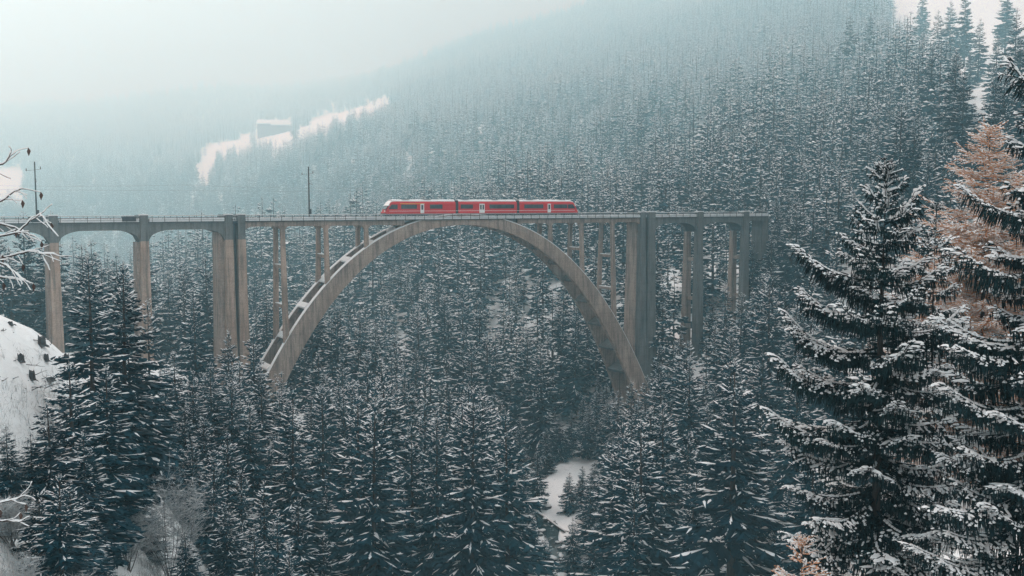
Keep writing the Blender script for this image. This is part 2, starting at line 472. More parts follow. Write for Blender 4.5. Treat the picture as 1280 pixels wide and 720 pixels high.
# ------------------------------------------------------------------ viaduct
via = link('viaduct', None, loc=(BX, BY, 0), rot=(0, 0, TH))
tag(via, 'tall concrete railway viaduct with one great open arch over the gorge', 'viaduct')
WID = 5.4                                      # width over the two ribs at the crown
KB = 0.0468                                    # batter of the rib planes
DK = 58.43                                     # underside of the deck edge
def t_front(z): return -KB * (59.49 - z)
def t_rear(z): return WID + KB * (59.49 - z)
SA = np.linspace(-67, 67, 107)
RW = 1.25                                      # rib width
top = [(s, ext(s)) for s in SA]; bot = [(s, intr(s)) for s in SA]
for side in (0, 1):
    mb = MB()
    if side == 0: mb.band(top, bot, lambda x, z: t_front(z), lambda x, z: t_front(z) + RW)
    else: mb.band(top, bot, lambda x, z: t_rear(z) - RW, lambda x, z: t_rear(z))
    rib = mb.build('arch_rib', M['concrete'], via)
    sn = MB()
    st = [(s, ext(s) + 0.20) for s in SA]; sb = [(s, ext(s) + 0.012) for s in SA]
    if side == 0: sn.band(st, sb, lambda x, z: t_front(z) - 0.04, lambda x, z: t_front(z) + RW - 0.1)
    else: sn.band(st, sb, lambda x, z: t_rear(z) - RW + 0.1, lambda x, z: t_rear(z) + 0.04)
    sn.build('snow', M['snow'], rib)
# crown slab joining the ribs
cs = [s for s in SA if abs(s) <= 15.1]
mb = MB().band([(s, ext(s) - 0.35) for s in cs], [(s, intr(s) + 0.55) for s in cs], RW - 0.02, WID - RW + 0.02)
mb.build('crown_slab', M['concrete_grey'], via)
# braces between the ribs, set square to the arch, each with a snow ledge
for sg in (-1, 1):
    for sm in (17.5, 23.0, 28.5, 33.5, 38.5, 43.2, 47.3, 50.8):
        s = sg * sm
        zt, zb = ext(s) - 0.3, intr(s) + 0.5
        ds = 0.02
        tx, tz = 1.0, (ext(s + ds) - ext(s - ds)) / (2 * ds)
        l = math.hypot(tx, tz); tx /= l; tz /= l
        nxx, nzz = -tz, tx
        if nzz < 0: nxx, nzz = -nxx, -nzz
        dep = (zt - zb) * tx
        h = 0.32
        cx, cz = s, zt
        P = []
        for n_ in (-dep, -0.15):
            for (t0, sgn) in ((0, -1), (0, 1), (1, 1), (1, -1)):
                x = cx + nxx * n_ + tx * h * sgn; z = cz + nzz * n_ + tz * h * sgn
                tt = t_front(z) + RW - 0.02 if t0 == 0 else t_rear(z) - RW + 0.02
                P.append((x, tt, z))
        mb = MB().hexa(P)
        # corner haunches
        for e in (0, 1):
            base = []
            for sgn in (-1, 1):
                x = cx + nxx * -0.5 + tx * h * 0.7 * sgn; z = cz + nzz * -0.5 + tz * h * 0.7 * sgn
                tt = t_front(z) + RW if e == 0 else t_rear(z) - RW
                dirn = 1 if e == 0 else -1
                base += [(x, tt, z), (x + sg * 0.0, tt + dirn * 1.4, z), (x + tx * sg * -1.5 * -1, tt, z + tz * sg * 1.5)]
            mb.add(base, [(0, 1, 2), (3, 5, 4), (0, 3, 4, 1), (1, 4, 5, 2), (2, 5, 3, 0)])
        br = mb.build('cross_brace', M['concrete_grey'], via)
        # snow caught on the uphill side of the brace
        zz = zt - 0.15
        up = -sg
        q = []
        zc = cz + nzz * -0.15 + abs(tz) * h * 1.0
        xs = cx + nxx * -0.15 + tx * h * up
        zs = cz + nzz * -0.15 + tz * h * up
        f0, f1 = t_front(zs) + RW + 0.05, t_rear(zs) - RW - 0.05
        q = [(xs - up * 0.7, f0, zs - 0.25), (xs + up * 0.55, f0, zs + 0.35), (xs + up * 0.55, f1, zs + 0.35), (xs - up * 0.7, f1, zs - 0.25),
             (xs - up * 0.7, f0, zs + 0.10), (xs + up * 0.2, f0, zs + 1.0), (xs + up * 0.2, f1, zs + 1.0), (xs - up * 0.7, f1, zs + 0.10)]
        MB().hexa(q).build('snow', M['snow'], br)
# spandrel columns
for sm in (14.6, 24.4, 33.8, 43.5):
    for sg in (-1, 1):
        s0 = sg * sm
        zf = ext(s0) - 0.6 if sm > 20 else ext(s0) - 0.4
        for side in (0, 1):
            hw = 0.43 if sm > 20 else 0.4
            zt = 57.35
            if zt - zf < 0.4: continue
            mb = MB()
            P = []
            for z, k in ((zf, 1 + (57 - zf) * 0.016), (zt, 1.0)):
                w_ = hw * k
                if side == 0: a0, a1 = t_front(z) + 0.02, t_front(z) + 0.8
                else: a0, a1 = t_rear(z) - 0.8, t_rear(z) - 0.02
                P += [(s0 - w_, a0, z), (s0 + w_, a0, z), (s0 + w_, a1, z), (s0 - w_, a1, z)]
            mb.hexa(P)
            # flared head
            z0h, z1h = zt - 0.9, zt - 0.003
            a0, a1 = (0.06, 0.78) if side == 0 else (WID - 0.78, WID - 0.06)
            mb.hexa([(s0 - hw, a0, z0h), (s0 + hw, a0, z0h), (s0 + hw, a1, z0h), (s0 - hw, a1, z0h),
                     (s0 - hw - 0.75, a0, z1h), (s0 + hw + 0.75, a0, z1h), (s0 + hw + 0.75, a1, z1h), (s0 - hw - 0.75, a1, z1h)])
            mb.build('column', M['concrete_tan'] if sg < 0 else M['concrete'], via)
        for zz in ([48.5, 40.0] if sm > 40 else [50.5, 44.5] if sm > 30 else []):
            if zz > zf + 2:
                mb = MB().box(s0 - 0.35, s0 + 0.35, t_front(zz) + 0.75, t_rear(zz) - 0.75, zz - 0.35, zz + 0.35)
                stt = mb.build('strut', M['concrete'], via)
                MB().box(s0 - 0.35, s0 + 0.35, t_front(zz) + 0.82, t_rear(zz) - 0.82, zz + 0.354, zz + 0.50).build('snow', M['snow'], stt)
# girders
def girder(s0, s1, kind, m):
    n = 25
    ss = np.linspace(s0, s1, n)
    tp, bt = [], []
    for s in ss:
        u = (s - s0) / (s1 - s0)
        if kind == 'arch':
            e = min(u, 1 - u) * 2            # 0 at the pier, 1 at mid span
            rise = math.sqrt(max(0, 1 - (1 - min(1, e / 0.62)) ** 2))
            z = 54.35 + rise * 2.45
        else:
            e = min(u, 1 - u) * (s1 - s0)
            z = 57.2 - 0.55 * max(0, 1 - e / 1.6) ** 1.5
        tp.append((s, 58.2)); bt.append((s, z))
    for side in (0, 1):
        mb = MB()
        if side == 0: mb.band(tp, bt, 0.06, 0.56)
        else: mb.band(tp, bt, WID - 0.56, WID - 0.06)
        g = mb.build('girder', m, via)
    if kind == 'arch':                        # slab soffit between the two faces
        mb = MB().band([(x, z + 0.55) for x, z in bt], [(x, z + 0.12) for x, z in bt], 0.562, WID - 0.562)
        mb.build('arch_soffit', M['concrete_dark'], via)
    else:
        ms = []
        for k in range(1, 4):
            s = s0 + (s1 - s0) * k / 4
            MB().box(s - 0.15, s + 0.15, 0.563, WID - 0.563, 57.3, 58.15).build('cross_beam', M['concrete_dark'], via)
LP = [-105.4, -88.2, -71.75]
for i in range(len(LP) - 1): girder(LP[i] + 0.70, LP[i + 1] - 0.70, 'arch', M['concrete_grey'])
girder(-122, -106.1, 'arch', M['concrete_grey'])
girder(-71.05, -55.75, 'arch', M['concrete_grey'])
girder(57.2, 71.9, 'arch', M['concrete_grey'])
girder(73.5, 88.85, 'arch', M['concrete_grey'])
girder(90.45, 97.5, 'beam', M['concrete_grey'])
cols = [-51.6, -43.5, -33.8, -24.4, -15.1]
for a, b in zip(cols[:-1], cols[1:]): girder(a + 0.003, b - 0.003, 'beam', M['concrete'])
for a, b in zip(cols[:-1], cols[1:]): girder(-b + 0.003, -a - 0.003 + (0.6 if a == -51.6 else 0), 'beam', M['concrete'])
# deck slab, ballast, snow bank along the edge
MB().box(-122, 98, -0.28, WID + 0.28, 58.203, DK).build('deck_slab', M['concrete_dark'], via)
MB().box(-122, 98, 0.42, WID - 0.42, DK + 0.004, 59.12).build('ballast_bed', M['ballast'], via)
for k in (0, 1):
    MB().box(-122, 98, 1.95 + k * 1.0, 2.02 + k * 1.0, 59.124, 59.27).build('rail', M['steel'], via)
def snow_bank(s0, s1, y0, y1):
    n = max(3, int((s1 - s0) / 0.8))
    ss = np.linspace(s0, s1, n); tp = []; bt = []
    for s in ss:
        tp.append((s, DK + 0.62 + 0.06 * math.sin(s * 1.3) + random.uniform(-0.05, 0.05))); bt.append((s, DK + 0.006))
    return MB().band(tp, bt, y0, y1)
edges = [(-122, -106.2), (-104.6, -89.2), (-87.2, -72.7), (-70.7, -55.9), (-51.4, 52.2), (57.4, 71.6), (73.8, 88.6), (90.6, 98)]
for y0, y1, front in ((-0.25, 0.40, 1), (WID - 0.40, WID + 0.25, 0)):
    for (a, b) in edges:
        snow_bank(a, b, y0, y1).build('snow_bank', M['snow'], via)
# railing: posts as sub-parts
for front in (1, 0):
    y = -0.31 if front else WID + 0.31
    mb = MB()
    for zr in (59.58, 59.2, 58.8):
        mb.box(-121, 98, y - 0.03, y + 0.03, zr - 0.03, zr + 0.03)
    rl = mb.build('railing', M['steel'], via)
    MB().box(-121, 98, y - 0.05, y + 0.05, 59.613, 59.68).build('snow', M['snow'], rl)
    pm = None
    for k in range(-50, 41):
        s = -0.6 + 2.4 * k
        if pm is None:
            pm = MB().box(-0.04, 0.04, -0.045, 0.045, DK - 0.2, 59.66).build('post', M['under'], rl, loc=(s, y, 0)).data
        else:
            link('post', pm, rl, (s, y, 0))
# piers
def pier(s0, pw, bl, brt, zb, m_up, m_low, name='pier', batter=0.012, panel=True, zt=59.75):
    mb = MB()
    tilt = batter
    P = []
    zs = 54.6
    for z in (zb, zs):                          # lower shaft with front pilaster
        k = (zs - z) * tilt
        P += [(s0 - pw - k, -0.42 - k, z), (s0 + pw + k, -0.42 - k, z), (s0 + pw + k, 1.2, z), (s0 - pw - k, 1.2, z)]
    root = MB().hexa(P).build(name, m_low, via)
    P = []
    for z in (zs + 0.003, zt):
        P += [(s0 - pw, -0.42, z), (s0 + pw, -0.42, z), (s0 + pw, 0.9, z), (s0 - pw, 0.9, z)]
    MB().hexa(P).build('pilaster', m_up, root)
    MB().box(s0 - pw - 0.08, s0 + pw + 0.08, -0.5, 0.98, zt + 0.003, zt + 0.2).build('snow', M['snow'], root)
    # rear pilaster
    P = []
    for z in (zs + 0.003, zt):
        P += [(s0 - pw, WID - 0.9, z), (s0 + pw, WID - 0.9, z), (s0 + pw, WID + 0.42, z), (s0 - pw, WID + 0.42, z)]
    MB().hexa(P).build('pilaster', m_up, root)
    return root
def wall_leg(root, s0, l, r, t0, t1, zb, zt, m, batter=0.014, name='shaft'):
    P = []
    for z in (zb, zt):
        k = (zt - z) * batter
        P += [(s0 - l - k, t0, z), (s0 + r + k, t0, z), (s0 + r + k, t1 + k, z), (s0 - l - k, t1 + k, z)]
    return MB().hexa(P).build(name, m, root)
for s0, zb in ((-105.4, 38), (-88.2, 24), (-71.75, 20)):
    r = pier(s0, 0.76, 0, 0, zb, M['concrete_grey'], M['concrete_tan'])
    wall_leg(r, s0, 1.25, 0.62, 1.203, WID + 0.1, zb, 54.3, M['concrete'])
    wall_leg(r, s0, 1.5, -1.05, 1.6, WID - 0.7, 45.2, 46.4, M['concrete_tan'], 0, 'ledge')
for s0, l in ((-54.95, 2.0), (-52.35, 0.55)):
    r = pier(s0, 0.76, 0, 0, 16, M['concrete_grey'], M['concrete_tan'])
    wall_leg(r, s0, l, 0.55, 1.203, WID + 0.2, 16, 57.9, M['concrete'], 0.012)
    if l > 1: wall_leg(r, s0, 2.06, -1.6, 2.2, 4.4, 44, 53.6, M['concrete_tan'], 0.0, 'panel')
for s0 in (53.13, 55.95):
    r = pier(s0, 0.78 if s0 < 54 else 1.15, 0, 0, 6, M['concrete_grey'], M['concrete_grey'])
    wall_leg(r, s0, 0.85 if s0 < 54 else 0.9, 0.75 if s0 < 54 else 1.0, 1.203, WID + 0.2, 6, 57.95, M['concrete'], 0.015)
MB().box(-53.9, -53.4, 1.0, WID - 1, 20, 57.8).build('joint_wall', M['concrete_dark'], via)
MB().box(54.0, 54.7, 1.0, WID - 1, 10, 57.8).build('joint_wall', M['concrete_dark'], via)
MB().box(96.5, 99.0, 0.6, WID - 0.6, 46, 58.195).build('abutment', M['concrete_grey'], via)
for s0, zb in ((72.7, 18), (89.6, 26)):
    r = pier(s0, 0.9, 0, 0, zb, M['concrete_grey'], M['concrete_grey'])
    wall_leg(r, s0, 0.85, 0.6, WID - 1.25, WID + 0.1, zb, 54.3, M['concrete'])
    for zz in (46.8, 36.0):
        b = MB().box(s0 - 0.6, s0 + 0.6, 1.2, WID - 1.26, zz - 0.5, zz + 0.4).build('strut', M['concrete'], r)
# haunch block under the arch girders against each pier
for s0 in (-88.2, -71.75, 72.7, 89.6):
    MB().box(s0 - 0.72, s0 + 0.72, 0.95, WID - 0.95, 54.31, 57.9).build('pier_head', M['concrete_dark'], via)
# refuge boards seen on the far side of the deck
for s0 in (-91.3, -74.6):
    MB().box(s0 - 1.3, s0 + 1.3, -0.62, -0.37, DK + 0.15, DK + 1.1).build('refuge_board', M['under'], via)

# ------------------------------------------------------------------ catenary masts
def mast(s, label):
    x, y = b2w(s, WID - 0.25)
    r = link('catenary_mast', None, loc=(x, y, DK + 0.7), rot=(0, 0, TH))
    tag(r, label, 'catenary mast', 'catenary masts on the viaduct')
    MB().hexa([(-.14, -.14, 0), (.14, -.14, 0), (.14, .14, 0), (-.14, .14, 0), (-.10, -.10, 11), (.10, -.10, 11), (.10, .10, 11), (-.10, .10, 11)]).build('pole', M['under'], r)
    mb = MB().tube([(0, -0.12, 7.4), (0, -2.6, 7.0)], 0.035).tube([(0, -0.12, 8.6), (0, -2.4, 7.05)], 0.025)
    br = mb.build('bracket', M['steel'], r)
    MB().tube([(0, -0.3, 7.37), (0, -0.75, 7.3)], 0.09).build('insulator', M['insulator'], br)
    mb = MB().tube([(-1.6, 0, 9.2), (1.1, 0, 9.6)], 0.03)
    ar = mb.build('cross_arm', M['steel'], r)
    for xx in (-1.5, 1.0): MB().tube([(xx, 0, 9.25 if xx < 0 else 9.6), (xx, 0, 9.7 if xx < 0 else 10.1)], [0.11, 0.06]).build('insulator', M['insulator'], ar)
    MB().box(0.15, 0.45, -0.2, 0.2, 0.6, 1.7).build('switch_box', M['under'], r)
mast(-90.6, 'slim dark catenary mast at the left end of the viaduct')
mast(-35.8, 'slim dark catenary mast behind the deck left of the red train')
wr = MB()
pts = []
x0, x1 = -122, 98
for zc, sag in ((64.7, 0.0), (65.9, 0.5)):
    pts = [(s, 2.5, zc - sag * (1 - ((s + 8) % 55 / 27.5 - 1) ** 2)) for s in np.linspace(x0, x1, 70)]
    wr.tube(pts, 0.009, 4)
wo = wr.build('overhead_wire', M['under'], None, loc=(BX, BY, 0), rot=(0, 0, TH))
tag(wo, 'thin overhead contact wire strung above the railway track', 'overhead wire')

# ------------------------------------------------------------------ train
tr = link('train', None, loc=(BX, BY, 59.27), rot=(0, 0, TH))
tag(tr, 'red three carriage train with snowy roof crossing the viaduct', 'train')
TC = 2.5                                        # track centre
HW = 1.32
def body_section(inset=0.0, top_in=0.0):
    return [(-HW + 0.05, 0.42), (-HW, 0.75), (-HW, 2.55), (-HW + 0.10, 3.05), (-HW + 0.38, 3.42)]
def car(s0, s1, nose):
    c = link('carriage', None, tr)
    sec = [(-HW + 0.06, 0.45), (-HW, 0.62), (-HW, 2.62), (-HW + 0.07, 2.95), (-HW + 0.28, 3.22), (-HW + 0.62, 3.38)]
    full = [(TC + y, z) for y, z in sec] + [(TC - y, z) for y, z in reversed(sec)]
    # stations along the car; the nose slopes back
    st = []
    if nose == -1: st = [(s0, 0), (s0 + 0.06, 1), (s0 + 0.06, 1)]
    V = []; Fc = []
    n = len(full)
    def ring(fs):
        base = len(V)
        for y, z in full: V.append((fs(z), y, z))
        return base
    lo = (lambda z: s0 + max(0, (z - 1.25)) * 0.78 + (0.25 if z < 0.6 else 0)) if nose == -1 else (lambda z: s0)
    hi = (lambda z: s1 - max(0, (z - 1.25)) * 0.78 - (0.25 if z < 0.6 else 0)) if nose == 1 else (lambda z: s1)
    rings = [ring(lo), ring(hi)]
    for i in range(n):
        j = (i + 1) % n
        Fc.append((rings[0] + i, rings[0] + j, rings[1] + j, rings[1] + i))
    Fc.append(tuple(rings[0] + k for k in range(n - 1, -1, -1))); Fc.append(tuple(rings[1] + k for k in range(n)))
    mb = MB(); mb.add(V, Fc)
    mb.build('body', M['red'], c)
    a = s0 + (1.9 if nose == -1 else 0.1); b = s1 - (1.9 if nose == 1 else 0.1)
    # snow and pale roof
    mb = MB()
    secr = [(-HW + 0.28, 3.24), (-HW + 0.30, 3.42), (-HW + 0.62, 3.62), (-0.5, 3.72)]
    fr = [(TC + y, z) for y, z in secr] + [(TC - y, z) for y, z in reversed(secr)]
    V = [(a, y, z) for y, z in fr] + [(b, y, z) for y, z in fr]
    n = len(fr)
    Fc = [(i, (i + 1) % n, n + (i + 1) % n, n + i) for i in range(n)] + [tuple(range(n - 1, -1, -1)), tuple(range(n, 2 * n))]
    mb.add(V, Fc).build('roof', M['snow'], c)
    # underframe, bogies
    MB().box(s0 + 0.5, s1 - 0.5, TC - HW + 0.12, TC + HW - 0.12, 0.12, 0.445).build('underframe', M['under'], c)
    for sb in (s0 + 2.6, s1 - 2.6):
        bg_ = MB().box(sb - 1.5, sb + 1.5, TC - 1.0, TC + 1.0, 0.16, 0.5)
        for dx in (-1.0, 1.0):
            for yy in (-0.62, 0.62):
                bg_.tube([(sb + dx, TC + yy - 0.06, 0.36), (sb + dx, TC + yy + 0.06, 0.36)], 0.36, 12)
        bg_.build('bogie', M['under'], c)
    # light sill line and dark red skirt
    for sd in (-1, 1):
        y = TC + sd * HW
        MB().box(a - 0.9, b + 0.9 if nose == 1 else b, min(y, y + sd * .012), max(y, y + sd * .012), 1.02, 1.10).build('waist_line', M['white_paint'], c)
    return c
def win(c, x0, x1, z0=1.55, z1=2.55, name='window'):
    for sd in (-1, 1):
        y = TC + sd * HW
        w_ = MB().box(x0, x1, min(y - .02, y + sd * .014), max(y + .02 * 0, y + sd * .014), z0, z1)
        n = max(1, round((x1 - x0) / 1.55))
        w_.build(name, M['glass'], c)
        fr = MB()
        y0, y1 = sorted((y + sd * .015, y + sd * .03))
        for xx in np.linspace(x0, x1, n + 1):
            fr.box(xx - .045, xx + .045, y0, y1, z0 + .02, z1 - .02)
        fr.build('window_frame', M['under'], c)
def door(c, xc, wd=0.85, dbl=False):
    for sd in (-1, 1):
        y = TC + sd * HW
        y0, y1 = sorted((y - sd * .02, y + sd * .03))
        MB().box(xc - wd / 2, xc + wd / 2, y0, y1, 0.55, 2.72).build('door', M['white_paint'], c)
        y2, y3 = sorted((y + sd * .032, y + sd * .045))
        for q in ((-.32, .32) if dbl else (0,)):
            hw = .20 if dbl else .24
            MB().box(xc + q - hw, xc + q + hw, y2, y3, 1.35, 2.45).build('door_window', M['glass'], c)
def stripe(c, x0, x1):
    for sd in (-1, 1):
        y = TC + sd * HW
        y0, y1 = sorted((y - .001 * sd, y + sd * .012))
        MB().box(x0, x1, y0, y1, 2.66, 2.80).build('first_class_stripe', M['yellow'], c)
S0, S1, S2, S3 = -19.3, -1.35, 15.75, 33.4
c1 = car(S0, S1 - 0.05, -1); c2 = car(S1 + 0.75, S2 - 0.35, 0); c3 = car(S2 + 0.45, S3, 1)
def sc(u): # photo column to chainage along the near side of the train
    x = (u - 640) / F
    n0, n1 = -ST, CT
    dx_, dy_ = x, CP + (360 - 258) / F * SP
    kk = (TC - HW + BX * n0 + BY * n1) / (dx_ * n0 + dy_ * n1)
    return (dx_ * kk - BX) * CT + (dy_ * kk - BY) * ST
win(c1, sc(501.6), sc(521)); win(c1, sc(537.5), sc(553)); door(c1, sc(527.8), 0.95); stripe(c1, sc(500), sc(531))
win(c2, sc(576), sc(591)); win(c2, sc(612), sc(642.5)); door(c2, sc(602.5), 1.45, True)
win(c3, sc(655.5), sc(679)); win(c3, sc(692.5), sc(709)); door(c3, sc(686.5), 0.95)
# cab windows and windscreens, headlights, snow on the nose
for c, e, sg in ((c1, S0, 1), (c3, S3, -1)):
    for sd in (-1, 1):
        y = TC + sd * HW
        y0, y1 = sorted((y - .01 * sd, y + sd * .016))
        xa = lambda z: e + sg * ((z - 1.25) * 0.78 + 0.55)
        xb = e + sg * 3.05
        MB().hexa([(xa(1.5), y0, 1.5), (xb, y0, 1.5), (xb, y1, 1.5), (xa(1.5), y1, 1.5), (xa(2.55), y0, 2.55), (xb, y0, 2.55), (xb, y1, 2.55), (xa(2.55), y1, 2.55)]).build('cab_window', M['glass'], c)
    fx = lambda z: e + sg * (z - 1.25) * 0.78
    q = 0.03 * sg
    MB().hexa([(fx(1.5) - q, TC - 1.1, 1.5), (fx(1.5) + q, TC - 1.1, 1.5), (fx(1.5) + q, TC + 1.1, 1.5), (fx(1.5) - q, TC + 1.1, 1.5),
               (fx(2.75) - q, TC - 1.0, 2.75), (fx(2.75) + q, TC - 1.0, 2.75), (fx(2.75) + q, TC + 1.0, 2.75), (fx(2.75) - q, TC + 1.0, 2.75)]).build('windscreen', M['glass'], c)
    MB().hexa([(fx(2.2) - 3 * q, TC - HW - .02, 2.3), (fx(2.2) + 12 * q, TC - HW - .02, 2.3), (fx(2.2) + 12 * q, TC + HW + .02, 2.3), (fx(2.2) - 3 * q, TC + HW + .02, 2.3),
               (fx(3.2) - q, TC - 1.05, 3.3), (fx(3.2) + 16 * q, TC - 1.05, 3.45), (fx(3.2) + 16 * q, TC + 1.05, 3.45), (fx(3.2) - q, TC + 1.05, 3.3)]).build('nose_cap', M['white_paint'], c)
    for sd in (-1, 1):
        MB().box(*sorted((e - 0.05 * sg, e + 0.1 * sg)), TC + sd * 0.9 - .14, TC + sd * 0.9 + .14, 0.95, 1.2).build('headlight', M['lamp'], c)
    MB().hexa([(e - sg * .5, TC - 1.2, .1), (e + sg * .8, TC - 1.25, .1), (e + sg * .8, TC + 1.25, .1), (e - sg * .5, TC + 1.2, .1),
               (e - sg * .1, TC - 1.2, .6), (e + sg * .8, TC - 1.25, .5), (e + sg * .8, TC + 1.25, .5), (e - sg * .1, TC + 1.2, .6)]).build('snow_plough', M['under'], c)
# gangway bellows
for a, b in ((S1 - 0.06, S1 + 0.76), (S2 - 0.36, S2 + 0.46)):
    g = link('gangway', None, tr)
    for k in range(5):
        x = a + (b - a) * (k + 0.5) / 5
        MB().box(x - .06, x + .06, TC - 1.15 - (.05 if k % 2 else 0), TC + 1.15 + (.05 if k % 2 else 0), 0.5, 3.45 + (.08 if k % 2 else 0)).build('bellows_fold', M['under'], g)
# roof boxes and pantograph
for c, xs in ((c1, (-17.2 + 3.2, -8.5)), (c2, (1.5, 9.5)), (c3, (19.5, 29))):
    for x in xs:
        MB().box(x - .9, x + .9, TC - .8, TC + .8, 3.70, 3.86).build('roof_unit', M['steel'], c)
mb = MB().tube([(4.8, TC, 3.75), (6.4, TC, 4.3), (5.0, TC, 5.3)], 0.035, 5).tube([(5.0, TC - .75, 5.34), (5.0, TC + .75, 5.34)], 0.035, 5)
mb.build('pantograph', M['under'], c2)

# ------------------------------------------------------------------ conifer builder
def kites(P, D, L, Wd, droop, rg, hang=0.0, snow_p=0.5, snow_w=0.6, lift=0.03):
    """twig fans: a drooping dark kite each, a hanging dark flap, and a snow tent on top of some"""
    n = len(P)
    D = D / np.linalg.norm(D, axis=1, keepdims=True)
    S = np.cross(D, np.array([0, 0, 1.0])); S /= np.linalg.norm(S, axis=1, keepdims=True) + 1e-9
    Z = np.array([0, 0, 1.0])
    L_ = L[:, None]; W_ = Wd[:, None]; dr = droop[:, None]
    tip = P + D * L_ - Z * dr * L_
    md = P + D * L_ * 0.42 - Z * dr * L_ * 0.25
    a = md + S * W_ - Z * W_ * 0.55; b = md - S * W_ - Z * W_ * 0.55
    V = [P, a, tip, b]; base = np.arange(n)
    T = [np.stack([base, base + n, base + 2 * n], 1), np.stack([base, base + 2 * n, base + 3 * n], 1)]
    MI = [np.zeros(2 * n, int)]
    off = 4 * n
    if hang > 0:
        h1 = P + D * L_ * 0.25 - Z * (hang * L_ * rg.uniform(.6, 1.3, (n, 1)))
        h2 = P + D * L_ * 0.7 - Z * (hang * L_ * rg.uniform(.6, 1.3, (n, 1)))
        V += [h1, h2]
        T += [np.stack([base, base + 2 * n, base + off], 1), np.stack([base + 2 * n, base + off + n, base + 0], 1)]
        MI.append(np.zeros(2 * n, int)); off += 2 * n
    k = np.nonzero(rg.random(n) < snow_p)[0]      # a number, or one chance per twig
    if len(k):
        m = len(k); bs = np.arange(m)
        sw = snow_w * rg.uniform(.6, 1.2, (m, 1))
        up = Z * lift
        q0 = P[k] + (tip[k] - P[k]) * rg.uniform(.05, .3, (m, 1)) + up * .6
        t1 = P[k] + (tip[k] - P[k]) * rg.uniform(.85, 1.04, (m, 1)) + up * .6
        c = md[k] + up * 2.2
        aa = md[k] + (a[k] - md[k]) * sw + up * .6; bb = md[k] + (b[k] - md[k]) * sw + up * .6
        V += [q0, aa, t1, bb, c]
        o = off
        T += [np.stack([bs + o, bs + o + m, bs + o + 4 * m], 1), np.stack([bs + o + m, bs + o + 2 * m, bs + o + 4 * m], 1),
              np.stack([bs + o + 2 * m, bs + o + 3 * m, bs + o + 4 * m], 1), np.stack([bs + o + 3 * m, bs + o, bs + o + 4 * m], 1)]
        MI.append(np.ones(4 * m, int))
    return np.concatenate(V), np.concatenate(T), np.concatenate(MI)

